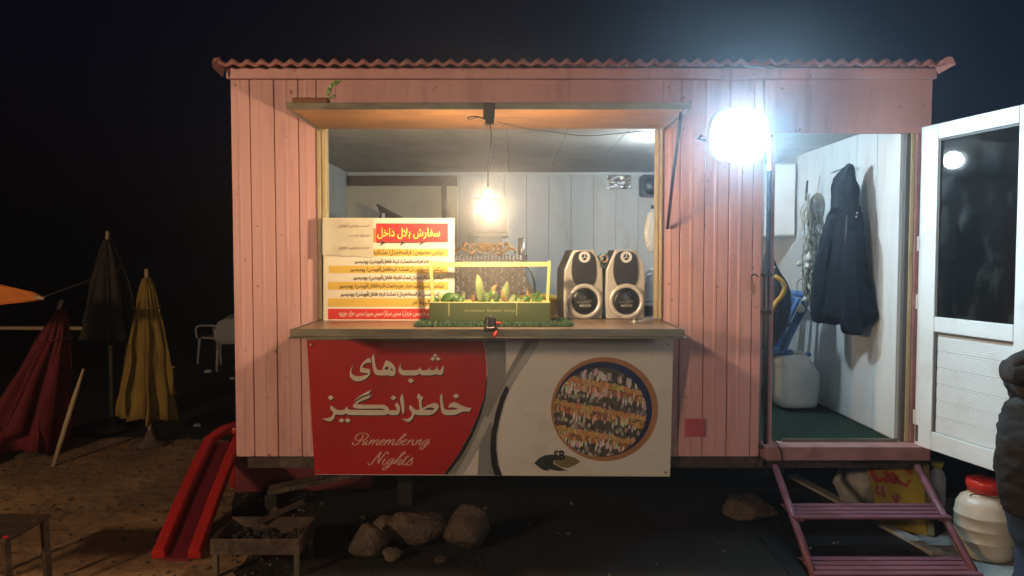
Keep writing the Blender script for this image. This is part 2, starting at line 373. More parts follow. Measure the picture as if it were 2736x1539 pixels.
# backing liner behind the cladding
def wbox(name, x0, x1, y0, y1, z0, z1, mat, parent=K, bevel=0.0):
    b = NB(); box(b, x0, x1, y0, y1, z0, z1); return obj(name, b, mat, parent, bevel=bevel)
WX0, WX1, WZ0, WZ1 = -1.205, 0.932, 1.335, 2.545      # serving window
DX0, DX1, DZ0, DZ1 = 1.60, 2.47, 0.585, 2.505         # doorway
wbox('wall_liner', XL+.012, WX0-.002, YW+.022, YW+.05, ZB+.01, ZT-.02, inner)
wbox('wall_liner', WX0, WX1, YW+.022, YW+.05, ZB+.01, WZ0-.035, inner)
wbox('wall_liner', WX0, WX1, YW+.022, YW+.05, WZ1+.004, ZT-.02, inner)
wbox('wall_liner', WX1+.002, DX0-.03, YW+.022, YW+.05, ZB+.01, ZT-.02, inner)
wbox('wall_liner', DX0-.028, DX1+.03, YW+.022, YW+.05, DZ1+.004, ZT-.02, inner)
# vertical cladding panels, each with a raised rib at its middle
def panel(x0, x1, z0, z1, rib=True):
    g = .0024; a, c = x0+g, x1-g; m = (a+c)/2; y = YW
    j = random.uniform(-.0015, .0015)
    pr = [(a, y+.020), (a, y+.004+j), (a+.003, y+j)]
    if rib and c-a > .08: pr += [(m-.020, y+.0002+j), (m-.010, y-.0018+j), (m+.002, y-.0018+j), (m+.005, y+.0002+j)]
    pr += [(c-.003, y+j), (c, y+.004+j), (c, y+.020)]
    b = NB(); lo = [b.verts.new((p[0], p[1], z0)) for p in pr]; hi = [b.verts.new((p[0], p[1], z1)) for p in pr]
    for i in range(len(pr)-1): b.faces.new((lo[i], lo[i+1], hi[i+1], hi[i]))
    b.faces.new(lo); b.faces.new(hi[::-1]); b.faces.new((lo[-1], lo[0], hi[0], hi[-1]))
    return obj('wall_panel', b, pink, K)
for x0, x1 in zip((XL, -1.616, -1.467, -1.318), (-1.616, -1.467, -1.318, WX0)): panel(x0, x1, ZB, 2.83)
xs = [WX0 + (WX1-WX0)*i/14 for i in range(15)]
for x0, x1 in zip(xs, xs[1:]): panel(x0, x1, ZB, WZ0-.032)
xr = [WX1, 1.043, 1.195, 1.346, 1.495, 1.553]
for x0, x1 in zip(xr, xr[1:]): panel(x0, x1, ZB, 2.83)
wbox('dark_backing', XL+.01, WX0, YW+.0205, YW+.0215, ZB+.005, 2.83, darkgap)
wbox('dark_backing', WX1, 1.553, YW+.0205, YW+.0215, ZB+.005, 2.83, darkgap)
wbox('dark_backing', WX0+.001, WX1-.001, YW+.0205, YW+.0215, ZB+.005, WZ0-.04, darkgap)
# plain header sheets over window and door
hx = [WX0+.002, W(898, 300, YW).x, .35, WX1-.002]
for x0, x1 in zip(hx, hx[1:]): wbox('header_sheet', x0+.001, x1-.001, YW-.001, YW+.020, WZ1, 2.83, pink)
wbox('header_sheet', 1.556, XR, YW-.001, YW+.020, DZ1, 2.83, pink)
wbox('fascia', XL-.012, XR+.012, YW-.030, YW+.02, 2.832, ZT-.01, pink, bevel=.004)
# end and back walls, lining, floor, ceiling
wbox('end_wall', XL, -1.685, YW+.0515, YB+.05, ZB, ZT-.02, inner)
wbox('end_wall', 2.44, XR, YW+.0515, YB+.05, ZB, ZT-.02, inner)
wbox('back_wall_sheet', -1.684, 2.439, YB+.012, YB+.05, ZB, ZT-.02, darkgap)
n = 18
for i in range(n):
    x0 = -1.684 + (4.123)*i/n; x1 = x0 + 4.123/n
    b = NB(); box(b, x0+.0015, x1-.0015, YB, YB+.011, DZ0, ZC); obj('lining_board', b, inner, K, bevel=.002)
for i in range(10):
    x0 = -1.684 + .4123*i
    b = NB(); box(b, x0+.0015, x0+.4108, YW+.052, YB-.001, ZC+.001, ZC+.02); obj('ceiling_board', b, ceilm, K, bevel=.002)
for i in range(10):
    y0 = YW+.056 + i*.294
    b = NB(); box(b, 2.428, 2.4385, y0, y0+.291, DZ0, ZC); obj('lining_board', b, inner, K, bevel=.002)
wbox('ceiling_cove', -1.683, 2.427, YB-.022, YB-.001, ZC-.028, ZC, whitep, bevel=.004)
wbox('floor', XL+.05, 2.438, YW+.03, YB, ZB+.005, .57, brownfr)
b = NB(); b.faces.new([b.verts.new(p) for p in ((1.0, YW+.03, .578), (2.436, YW+.03, .578), (2.436, YB-.01, .578), (1.0, YB-.01, .578))]); obj('floor_turf', b, M('worn_floor_turf', (0.028, 0.058, 0.042), 0.95, var=.55, scale=14, bump=.8, bscale=160, dirt=(.05,.045,.035), dirt_amt=.6, dscale=3, spec=.1), K)
# brown framed cream board at the left of the back wall
def wb(name, u0, v0, u1, v1, Y, d, mat, parent=K, bevel=0.0):
    a, c = W(u0, v1, Y), W(u1, v0, Y); return wbox(name, a.x, c.x, Y, Y+d, a.z, c.z, mat, parent, bevel)
wb('wall_board', 929, 496, 1181, 800, 7.566, .012, creampl)
wb('wall_beam', 931, 470, 1222, 496, 7.545, .03, brownfr)
wb('wall_beam', 1181, 497, 1193, 800, 7.545, .03, brownfr)
wb('wall_board', 1194, 486, 1221, 800, 7.566, .012, creampl)
# small pink framed window in the left end wall
def ywbox(name, x0, x1, y0, y1, z0, z1, mat): return wbox(name, x0, x1, y0, y1, z0, z1, mat)
pz = W(873, 505, 4.75)
ywbox('inner_window_pane', -1.683, -1.678, 5.0, 5.95, 1.5, 2.10, gasket)
pinkin = M('inner_pink_trim', (.5, .30, .36), .5)
ywbox('inner_window_frame', -1.683, -1.66, 4.95, 6.10, 2.10, 2.21, pinkin); ywbox('inner_window_frame', -1.683, -1.66, 5.96, 6.10, 1.5, 2.098, pinkin)
# window jambs
wbox('window_jamb', WX0+.001, WX0+.024, YW-.012, YW+.05, WZ0+.02, WZ1-.001, cream, bevel=.003)
wbox('window_jamb', WX0+.026, WX0+.056, YW+.002, YW+.07, WZ0+.02, WZ1-.001, cream, bevel=.006)
wbox('window_jamb', WX1-.040, WX1-.020, YW+.002, YW+.07, WZ0+.02, WZ1-.001, cream, bevel=.006)
wbox('window_jamb', WX1-.018, WX1-.001, YW-.012, YW+.05, WZ0+.02, WZ1-.001, cream, bevel=.003)
# serving shelf inside, counter flap outside, awning flap above
wbox('inner_shelf', WX0+.003, WX1-.003, YW+.0, 5.12, 1.318, 1.349, ctop, bevel=.003)
cf = wbox('counter_flap', -1.178, .912, 3.945, YW-.014, 1.322, 1.352, ctop, bevel=.003)
wbox('counter_edge', -1.186, .920, 3.928, 3.943, 1.318, 1.360, alu, cf, bevel=.002)
wbox('counter_lip', -1.192, .936, 3.915, 3.95, 1.309, 1.3165, alu, cf, bevel=.001)
wbox('counter_side', -1.190, -1.180, 3.945, YW-.016, 1.316, 1.356, alu, cf); wbox('counter_side', .914, .924, 3.945, YW-.016, 1.316, 1.356, alu, cf)
aw = wbox('awning_flap', -1.180, .934, 3.947, YW-.003, 2.531, 2.549, ply)
wbox('awning_edge', -1.190, .944, 3.930, 3.945, 2.520, 2.556, alu, aw, bevel=.002)
wbox('awning_edge', -1.190, -1.182, 3.947, YW-.004, 2.520, 2.556, alu, aw); wbox('awning_edge', .936, .944, 3.947, YW-.004, 2.520, 2.556, alu, aw)
wbox('awning_top_sheet', -1.18, .934, 3.947, YW-.004, 2.551, 2.555, pink, aw)
b = NB(); p = W(776, 268, 3.96); box(b, p.x, p.x+.19, 3.99, 4.06, 2.557, 2.595); obj('hinge_block', b, rust, K, bevel=.006)
# prop rod at the right side of the awning
b = NB(); tube(b, [W(1820, 300, 3.97), W(1800, 455, 4.28), W(1783, 610, 4.58)], .0095, 10); obj('prop_rod', b, blackp, aw, True)
b = NB(); tube(b, [W(1847, 270, 3.95), W(1842, 280, 3.96), W(1833, 290, 3.965), W(1820, 300, 3.97)], .006, 6); obj('prop_hook', b, alu, aw, True)
# roof: corrugated sheet with turned-down front edge
def roofsheet():
    b = NB(); pitch = .0872; x00 = XL-.028; n = int((XR-XL+.056)/pitch*10); rows = [[] for _ in range(6)]
    for i in range(n+1):
        x = x00 + i*pitch/10; w = .5+.5*math.cos(2*math.pi*i/10)
        j = noise.noise(Vector((x*1.7, 0, 3)))*.006 + noise.noise(Vector((x*9, 0, 3)))*.002
        zf = 2.908 + .024*w + j; yf = 4.50 - .010*w + j
        for r, (y, z) in enumerate(((yf+.006, zf-.024-.010*w), (yf, zf-.022-.008*w), (yf, zf), (yf+.05, zf+.003), (8.0, zf+.12), (8.0, zf+.112))):
            rows[r].append(b.verts.new((x, y, z)))
    rows.append([b.verts.new((v.co.x, v.co.y+.012, v.co.z-.012)) for v in rows[2]])
    order = [rows[0], rows[1], rows[2], rows[3], rows[4], rows[5], rows[6], rows[0]]
    for a, c in zip(order, order[1:]):
        for k in range(n): b.faces.new((a[k], a[k+1], c[k+1], c[k]))
    return obj('roof', b, pinkroof, K, True)
rf = roofsheet()
for s, x in ((-1, XL-.026), (1, XR+.012)):
    b = NB()
    o_ = [(x+.01, 4.485, 2.938), (x-.020, 4.475, 2.930), (x-.034, 4.475, 2.905), (x-.030, 4.475, 2.875), (x+.012, 4.52, 2.828), (x+.022, 4.53, 2.90)]
    if s > 0: o_ = [(x-.03, 4.49, 2.915), (x+.005, 4.48, 2.940), (x+.032, 4.47, 2.936), (x+.055, 4.47, 2.892), (x-.012, 4.53, 2.852), (x-.030, 4.53, 2.89)]
    slab(b, o_, (0,1,0), .010); obj('roof_end_fold', b, pinkroof, rf)
    b = NB(); box(b, min(x, x+s*.025), max(x, x+s*.025), 4.55, 8.0, 2.905, 2.912); obj('roof_verge', b, pinkroof, rf)
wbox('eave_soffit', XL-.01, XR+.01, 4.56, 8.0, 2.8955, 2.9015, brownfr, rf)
# green foil scraps left under the fascia
b = NB()
for pts in ([(872,262),(876,240),(885,222),(897,215),(897,222),(886,234),(880,252)], [(874,265),(886,256),(897,253),(897,257),(882,264)], [(899,215),(914,215),(904,224),(899,228)]):
    slab(b, [W(u, v, YW-.006) for u, v in pts], (0,-1,0), .002)
obj('foil_scrap', b, M('green_foil', (.25, .5, .12), .25, metal=.7, var=.6, scale=60, bump=.6), K)
# doorway trim and sill
wbox('door_jamb', 1.5955, 1.622, YW-.02, YW+.05, ZB+.005, DZ1, pink, bevel=.003)
wbox('door_jamb', 2.438, 2.462, YW+.0, YW+.03, DZ0, DZ1-.001, gasket); wbox('door_jamb', 2.463, 2.487, YW-.008, YW+.03, DZ0, DZ1-.001, cream, bevel=.003)
wbox('door_jamb', 2.489, 2.527, YW-.018, YW+.03, DZ0-.03, DZ1-.001, pinkrust, bevel=.003)
wbox('corner_post', 2.529, XR, YW, YW+.03, DZ0-.04, DZ1-.001, pinkrust)
b = NB(); hexa(b, [(1.562, 4.50, ZB), (2.575, 4.50, ZB), (2.575, 4.50, .575), (1.562, 4.50, .575)], [(1.562, 4.625, ZB), (2.575, 4.625, ZB), (2.575, 4.625, .583), (1.562, 4.625, .583)]); obj('door_sill', b, pinkrust, K, bevel=.004)
wbox('threshold', 1.70, 2.42, 4.60, 4.615, .585, .600, alu)
b = NB(); tube(b, [(1.578, 4.565, .44), (1.578, 4.565, 1.2), (1.578, 4.565, 2.27)], .0135, 12); obj('door_pipe', b, blackp, K, True)
for z in (.55, 1.39, 1.62): b = NB(); box(b, 1.545, 1.60, 4.545, 4.597, z, z+.022); obj('pipe_clamp', b, blackp, K, bevel=.003)
# pink plate low on the wall
p0, p1 = W(1828, 1166, YW), W(1882, 1117, YW); wbox('cover_plate', p0.x, p1.x, YW-.016, YW-.0075, p0.z, p1.z, M('plate_pink', (.55, .10, .12), .5), bevel=.006)
b = NB(); box(b, 2.02, 2.10, 4.80, 4.9, .41, .485); obj('pink_bracket', b, pink, K, bevel=.004)
# power cable over the sill
b = NB(); tube(b, spline([W(2066, 1172, 4.59), W(2074, 1183, 4.497), W(2086, 1205, 4.488), W(2090, 1232, 4.488), W(2092, 1262, 4.52)]), .005, 6); obj('sill_cable', b, blackrub, K, True)
# awning wire
b = NB(); tube(b, spline([W(1330, 326, 4.0), W(1410, 345, 4.3), W(1470, 352, 4.50), W(1560, 363, 4.52), W(1640, 358, 4.52), W(1700, 352, 4.52), W(1746, 350, 4.53)], 5), .0022, 5); obj('awning_wire', b, blackrub, aw, True)

# ---- white door, hinged at the right jamb and swung out
dd = Vector((.21, -.977, 0)).normalized(); dn = Vector((-.977, -.21, 0)).normalized(); dh = Vector((2.533, 4.578, 0))
door = bpy.data.objects.new('door', None); COL.objects.link(door); door.location = dh + Vector((0, 0, .572)); place_loc = door.location.copy()
door.parent = K; door.matrix_parent_inverse = world_mat(K).inverted(); door.empty_display_size = .1
door['label'] = 'white door with a glass upper half standing open'
def dbox(name, s0, s1, z0, z1, n0, n1, mat, bevel=.004):
    b = NB(); q = lambda n_: [dh + dd*s + dn*n_ + Vector((0,0,z)) for s, z in ((s0,z0),(s1,z0),(s1,z1),(s0,z1))]
    hexa(b, q(n1), q(n0)); return obj(name, b, mat, door, bevel=bevel)
DT, DB_, DW = 2.537, .572, .82
dbox('stile', 0, .135, DB_, DT, -.022, .022, whitep); dbox('stile', DW-.135, DW, DB_, DT, -.022, .022, whitep)
dbox('rail', .137, DW-.137, DT-.09, DT, -.022, .022, whitep); dbox('rail', .137, DW-.137, 1.293, 1.383, -.022, .022, whitep); dbox('rail', .137, DW-.137, DB_, .684, -.022, .022, whitep)
dbox('gasket', .137, .150, 1.385, DT-.092, -.012, .016, gasket, 0); dbox('gasket', .151, DW-.137, DT-.104, DT-.092, -.012, .016, gasket, 0); dbox('gasket', .137, .150, .686, 1.291, -.012, .014, gasket, 0); dbox('gasket', .151, DW-.137, 1.279, 1.291, -.012, .014, brownfr, 0)
for i in range(6):
    z0 = .688 + i*.0985; b = NB(); ns = 7
    for k in range(ns):
        za = z0 + k*.0985/ns
        q = lambda n_, a, c: [dh + dd*s + dn*n_ + Vector((0,0,z)) for s, z in ((.152,a),(DW-.138,a),(DW-.138,c),(.152,c))]
        hexa(b, q(.006 - (.003 if k == ns-1 else 0), za+.0006, za+.0985/ns-.0008 - (.002 if k == ns-1 else 0)), q(-.006, za+.0006, za+.0985/ns-.0008))
    obj('slat', b, whitep, door)
gl = bpy.data.materials.new('dirty_glass'); gl.use_nodes = True; nt = gl.node_tree; N_, L_ = nt.nodes, nt.links; N_.remove(N_['Principled BSDF'])
tr = N_.new('ShaderNodeBsdfTransparent'); tr.inputs[0].default_value = (.55, .6, .62, 1); go = N_.new('ShaderNodeBsdfGlossy'); go.inputs['Roughness'].default_value = .05; df = N_.new('ShaderNodeBsdfDiffuse'); df.inputs[0].default_value = (.30, .31, .31, 1)
fr = N_.new('ShaderNodeFresnel'); fr.inputs[0].default_value = 1.6; m1 = N_.new('ShaderNodeMixShader'); m2 = N_.new('ShaderNodeMixShader')
nz = N_.new('ShaderNodeTexNoise'); nz.inputs['Scale'].default_value = 4; nz.inputs['Detail'].default_value = 12; nz.inputs['Roughness'].default_value = .75; cr = N_.new('ShaderNodeValToRGB'); cr.color_ramp.elements[0].position = .5; cr.color_ramp.elements[0].color = (.012,)*3+(1,); cr.color_ramp.elements[1].position = .85; cr.color_ramp.elements[1].color = (.22,)*3+(1,)
tc = N_.new('ShaderNodeTexCoord'); mp = N_.new('ShaderNodeMapping'); mp.inputs['Scale'].default_value = (1.6, 1.6, 1.0)
L_.new(tc.outputs['Object'], mp.inputs[0]); L_.new(mp.outputs[0], nz.inputs[0]); L_.new(nz.outputs[0], cr.inputs[0])
L_.new(fr.outputs[0], m1.inputs[0]); L_.new(tr.outputs[0], m1.inputs[1]); L_.new(go.outputs[0], m1.inputs[2]); L_.new(cr.outputs[0], m2.inputs[0]); L_.new(m1.outputs[0], m2.inputs[1]); L_.new(df.outputs[0], m2.inputs[2]); L_.new(m2.outputs[0], N_['Material Output'].inputs[0])
dbox('pane', .151, DW-.138, 1.385, DT-.105, .0, .006, gl, 0)
for z in (.70, 1.42, 1.78): dbox('hinge', -.020, .004, z, z+.09, .006, .026, whitep, .002)
dbox('hinge', .012, .03, .60, .70, .022, .026, iron, 0)

# =================================================================== LAMPS
t = thing('hanging_bulb', 'lit warm bulb hanging on a thin cord from the awning', 'light bulb', W(1303, 548, 3.86))
bp_ = W(1303, 550, 3.86)
b = NB(); lathe(b, [(.012,.036),(.016,.025),(.027,.008),(.032,-.012),(.030,-.028),(.020,-.042),(.004,-.047)], bp_, 20); obj('bulb', b, bulbm, t, True)
b = NB(); lathe(b, [(.020,.092),(.023,.090),(.023,.074),(.019,.072),(.019,.040),(.014,.037)], bp_, 20); obj('socket', b, M('bulb_socket', (.25, .22, .18), .5), t, True)
b = NB(); tube(b, spline([bp_+Vector((0,0,.09)), W(1304, 440, 3.865), W(1314, 375, 3.88), W(1308, 326, 3.90)], 6), .0026, 6); tube(b, spline([bp_+Vector((.006,0,.09)), W(1306, 440, 3.863), W(1312, 375, 3.882), W(1310, 326, 3.90)], 6), .0018, 5); obj('cord', b, blackrub, t, True)
# clasp on awning and clasp on counter
t = thing('awning_clasp', 'black clasp with a wire loop on the awning front edge', 'latch', W(1308, 300, 3.93))
b = NB(); a, c = W(1291, 318, 3.915), W(1322, 275, 3.915); box(b, a.x, c.x, 3.905, 3.928, a.z, c.z); box(b, a.x+.012, c.x-.004, 3.907, 3.93, a.z-.03, a.z); obj('plate', b, blackp, t, bevel=.006)
b = NB(); tube(b, spline([W(1300, 318, 3.91), W(1270, 311, 3.90), W(1251, 314, 3.90), W(1254, 319, 3.90), W(1280, 314, 3.90), W(1300, 322, 3.91)], 5), .0028, 6); tube(b, spline([W(1297, 325, 3.91), W(1295, 334, 3.91), W(1303, 337, 3.91), W(1306, 328, 3.91)], 4), .002, 5); obj('wire_loop', b, blackrub, t, True)
t = thing('counter_clasp', 'black rounded clasp on the counter front edge with a red rag', 'latch', W(1311, 870, 3.92))
cc = W(1311, 862, 3.905)
b = NB(); lathe(b, [(.006,.04),(.020,.036),(.029,.020),(.031,-.004),(.034,-.022),(.040,-.036),(.036,-.046),(.01,-.048)], cc, 20, sq=(1,.45)); obj('clasp_body', b, blackp, t, True)
b = NB(); tube(b, spline([cc+Vector((-.020,-.014,-.024)), cc+Vector((0,-.018,-.027)), cc+Vector((.022,-.014,-.022))], 4), .003, 6); obj('clasp_bar', b, M('pink_metal', (.6, .35, .33), .4), t, True)
b = NB()
for k in range(16):
    o0 = cc+Vector((.022+random.uniform(-.008,.012), -.012+random.uniform(-.006,.006), -.055+random.uniform(-.012,.012))); tube(b, [o0, o0+Vector((random.uniform(-.016,.016), random.uniform(-.01,.006), random.uniform(-.022,.006)))], .0042, 5)
for k in range(8):
    o0 = cc+Vector((.052+random.uniform(-.012,.012), .06+random.uniform(-.006,.006), -.008+random.uniform(-.004,.004))); tube(b, [o0, o0+Vector((random.uniform(-.02,.02), random.uniform(-.01,.006), random.uniform(-.004,.012)))], .0036, 5)
obj('rag', b, redcl, t, True)

FL = Vector((.3008*4.40, 4.40, CAMZ + (683-365)/F*4.40))
t = thing('flood_lamp', 'blazing cool white floodlight on the wall beside the door', 'lamp', FL)
fq = Matrix.Translation(FL) @ Matrix.Rotation(R(24), 4, 'Z') @ Matrix.Rotation(R(10), 4, 'X')
def fo(name, bm, mat, smooth=False, bevel=0.0):
    bm.transform(fq); return obj(name, bm, mat, t, smooth, bevel)
rr_ = smoothpoly([(-.185,-.15),(.185,-.15),(.185,.15),(-.185,.15)], 3)
b = NB(); slab(b, [(x*.93, -.045, z*.93) for x, z in rr_], (0,-1,0), .012); fo('glowing_lens', b, floodm)
b = NB(); slab(b, [(x*1.06, -.052, z*1.06) for x, z in rr_], (0,1,0), .05, [[(x*.95, -.052, z*.95) for x, z in rr_]]); fo('bezel', b, whitepl, bevel=.003)
b = NB(); slab(b, [(x*1.05, -.001, z*1.05) for x, z in rr_], (0,1,0), .03); fo('housing', b, M('lamp_housing', (.3,.3,.3), .5), bevel=.004)
for k in range(7): b = NB(); box(b, -.12+k*.04-.003, -.12+k*.04+.003, .03, .075, -.09, .09); fo('cooling_fin', b, M('lamp_housing', (.3,.3,.3), .5))
b = NB(); tube(b, [FL+Vector((-.205,0,0)), FL+Vector((-.205,.10,0)), FL+Vector((-.12,.192,0)), FL+Vector((.12,.192,0)), FL+Vector((.205,.10,0)), FL+Vector((.205,0,0))], .008, 8); obj('bracket', b, blackp, t, True)
# globe lamp on the ceiling inside, behind the front wall
t = thing('ceiling_lamp', 'cool white globe lamp on the kiosk ceiling behind the front wall', 'lamp', (1.22, 5.3, 2.5))
b = NB(); lathe(b, [(.02,.055),(.045,.042),(.060,.005),(.052,-.03),(.028,-.052),(.005,-.06)], (1.22, 5.3, 2.49), 20); obj('glowing_globe', b, innerm, t, True)
b = NB(); lathe(b, [(.05,.109),(.05,.10),(.026,.09),(.024,.056)], (1.22, 5.3, 2.49), 20); obj('fitting', b, whitepl, t, True)
# lamps of the street behind the camera: they light the yard and the lower wall
def street(label, x, y, z, r, mat):
    t = thing('street_lamp', label, 'street lamp', (x, y, 0), 0, 'street lamps behind the viewer')
    b = NB(); tube(b, [(x,y,0), (x,y,z-r-.06)], [.06,.04], 12); obj('post', b, blackp, t, True)
    b = NB(); lathe(b, [(.06,-r*.98)] + [(r*math.sin(a), -r*math.cos(a)) for a in [R(25+13*k) for k in range(12)]], (x, y, z), 24); obj('globe', b, mat, t, True)
    b = NB(); lathe(b, [(.05,-r-.07),(.09,-r-.05),(.10,-r*.92),(.05,-r*.9)], (x, y, z), 20); obj('collar', b, blackp, t, True)
street('lit street lamp with a warm orange globe', -4.7, -0.9, 2.6, .24, streetm)
street('lit street lamp with a neutral white globe', 2.2, -4.5, 2.7, .24, street2m)
# =================================================================== BANNER under the counter
pT, pB = W(1310, 907, 4.46), W(1310, 1271, 4.585)
bn = Vector((1,0,0)).cross(pT - pB).normalized()
if bn.y > 0: bn = -bn
BP = lambda u, v, lift=0.0: onplane(u, v, pT + bn*lift, bn)
t = thing('banner_sign', 'wide red and white banner board with Persian lettering under the counter', 'sign', W(1310, 1271, 4.585))
b = NB(); slab(b, [BP(u, v) for u, v in ((819,908),(1799,907),(1790,1273),(842,1268))], -bn, .02); obj('board', b, bwhite, t)
b = NB(); beam(b, BP(818,905,.004), BP(1800,904,.004), .012, .014); obj('top_rail', b, alu, t)
for u, v in ((832,922),(1310,918),(1787,920),(1778,1262),(1310,1262),(852,1258)):
    b = NB(); lathe(b, [(.008,0),(.007,.003),(.002,.004)], BP(u, v, .006), 10, 'y'); obj('screw', b, alu, t)
def flat(name, pts, mat, lift, d=.0012, holes=()):
    b = NB(); slab(b, [BP(u, v, lift) for u, v in pts], bn, d, [[BP(u, v, lift) for u, v in h] for h in holes]); return obj(name, b, mat, t)
flat('red_field', [(820,909),(1291,909),(1297,940),(1300,993),(1298,1030),(1292,1064),(1276,1110),(1253,1163),(1222,1217),(1185,1267.5),(841.5,1267)], redp, .001)
flat('grey_band', [(1291.5,909),(1350,909),(1352,960),(1350,1010),(1340,1060),(1318,1110),(1292,1160),(1262,1215),(1222,1268),(1196,1268),(1230,1220),(1258,1170),(1280,1118),(1295,1066),(1303,1000),(1298,935)], bgrey, .001)
flat('black_line', [(1186,1267.7),(1223,1217),(1254,1163),(1277,1110),(1293,1064),(1300,1010),(1303,1000),(1297,1066),(1282,1118),(1260,1170),(1232,1220),(1195,1268)], bblack, .0026)
flat('pale_band', [(1404,909),(1444,909),(1420,950),(1390,990),(1362,1035),(1335,1085),(1312,1130),(1280,1190),(1240,1262),(1237,1268),(1217,1268),(1245,1220),(1275,1160),(1294,1112),(1320,1060),(1350,1005),(1380,950)], bpale, .0026)
flat('grey_band', [(1404,909),(1425,909),(1392,958),(1360,1008),(1330,1062),(1304,1114),(1295,1112),(1320,1060),(1350,1005),(1380,950)], bgrey, .0042)
flat('grey_band', [(1280,1192),(1308,1130),(1314,1130),(1309,1190),(1312,1235),(1322,1269),(1276,1268.5)], bgrey, .0042)
flat('black_line', [(1352,1030),(1360,1040),(1346,1075),(1335,1115),(1326,1160),(1325,1200),(1330,1240),(1341,1270),(1322,1269.5),(1313,1240),(1310,1195),(1314,1150),(1324,1105),(1336,1062)], bblack, .0058)
fc = (1561, 1097)
flat('orange_ring', ell((1615,1093), 143, 139, 64), borange, .001)
flat('blue_disc', ell((1611,1093), 131, 127, 64), bblue, .0026)
fm = bpy.data.materials.new('food_photo_print'); fm.use_nodes = True; nt = fm.node_tree; N_, L_ = nt.nodes, nt.links; bb = N_['Principled BSDF']; bb.inputs['Roughness'].default_value = .5
at = N_.new('ShaderNodeAttribute'); at.attribute_name = 'ink'; L_.new(at.outputs['Color'], bb.inputs['Base Color'])
def food():
    rnd = random.Random(5); b = NB(); lay = b.loops.layers.float_color.new('ink'); c0, c1, RX, RY_ = 1603, 1101, 124, 119; n = [0]
    def pc(pts, col, lift):
        out = []
        for u, v in pts:
            dx, dy = (u-c0)/RX, (v-c1)/RY_; r = math.hypot(dx, dy)
            if r > 1: u, v = c0+dx/r*RX, c1+dy/r*RY_
            out.append(BP(u, v, lift))
        if len({(round(p.x, 4), round(p.z, 4)) for p in out}) < 3: return
        try: f = b.faces.new([b.verts.new(p) for p in out])
        except ValueError: return
        for l in f.loops: l[lay] = (*col, 1)
    pc(ell((c0, c1), RX, RY_, 48), (.10, .09, .075), .0042)
    def blob(u, v, w, h, col, lift, tilt=0):
        k = rnd.randint(5, 7); a0 = rnd.random()*6; q = []
        for i in range(k):
            a = a0 + 6.283*i/k; rr = rnd.uniform(.7, 1.15); x, y = w*rr*math.cos(a), h*rr*math.sin(a); q.append((u+x-y*tilt, v+y+x*.22))
        if math.hypot((u-c0)/RX, (v-c1)/RY_) < 1.02: pc(q, col, lift)
    L = [.0050]
    def nl(): L[0] += .0000022; return L[0]
    jit = lambda c, k=.25: tuple(max(.01, x*rnd.uniform(1-k, 1+k)) for x in c)
    cream_, orange_, brown_, white_, dark_ = (.66, .46, .20), (.60, .32, .11), (.34, .15, .07), (.74, .71, .64), (.05, .05, .045)
    for row, (vr, kind) in enumerate(((1002, 0), (1040, 1), (1108, 1), (1175, 1), (1076, 2), (1146, 2), (1214, 2))):
        for st in range(58):
            u = 1470 + st*4.7; v = vr + (u-1600)*.19
            if kind == 0: blob(u, v+rnd.uniform(-8, 12), 5, 13, jit(rnd.choice((white_, white_, dark_, (.3,.3,.27)))), nl(), .1)
            if kind == 1:
                blob(u, v-12+rnd.uniform(-4, 4), 7.5, 9, jit(rnd.choice((cream_, orange_, orange_))), nl())
                blob(u, v+5+rnd.uniform(-5, 5), 7, 10, jit(rnd.choice((orange_, brown_, cream_, (.42,.15,.08)))), nl())
                if rnd.random() < .62: blob(u+rnd.uniform(-3, 3), v+12+rnd.uniform(-12, 12), 3.4, 13, jit(white_), nl(), .15)
                if rnd.random() < .4: blob(u, v+rnd.uniform(-6, 12), 1.8, 6, jit(dark_), nl())
            if kind == 2: blob(u, v+rnd.uniform(-10, 10), 5, 7, jit(rnd.choice((dark_, (.5,.48,.42), (.4,.38,.33), (.16,.14,.10)))), nl(), .2)
    return obj('food_picture', b, fm, t)
food()
# leaf emblem with the two letters
flat('dark_leaf', [(1427,1237),(1440,1224),(1456,1216),(1475,1214),(1492,1217),(1480,1230),(1478,1238),(1500,1250),(1516,1257),(1490,1258),(1464,1253),(1470,1258),(1452,1256),(1440,1248)], M('emblem_dark', (.035, .05, .04), .5), .001)
flat('pale_leaf', [(1492,1217),(1512,1216),(1535,1222),(1551,1233),(1535,1243),(1518,1250),(1500,1248),(1482,1237),(1482,1230)], M('emblem_olive', (.26, .20, .09), .5), .001)
text('emblem_letters', 'SB', M('emblem_navy', (.012, .016, .035), .5), t, lambda u, v: BP(u, v, .004), (1480, 1203, 1509, 1229), bold=.03)
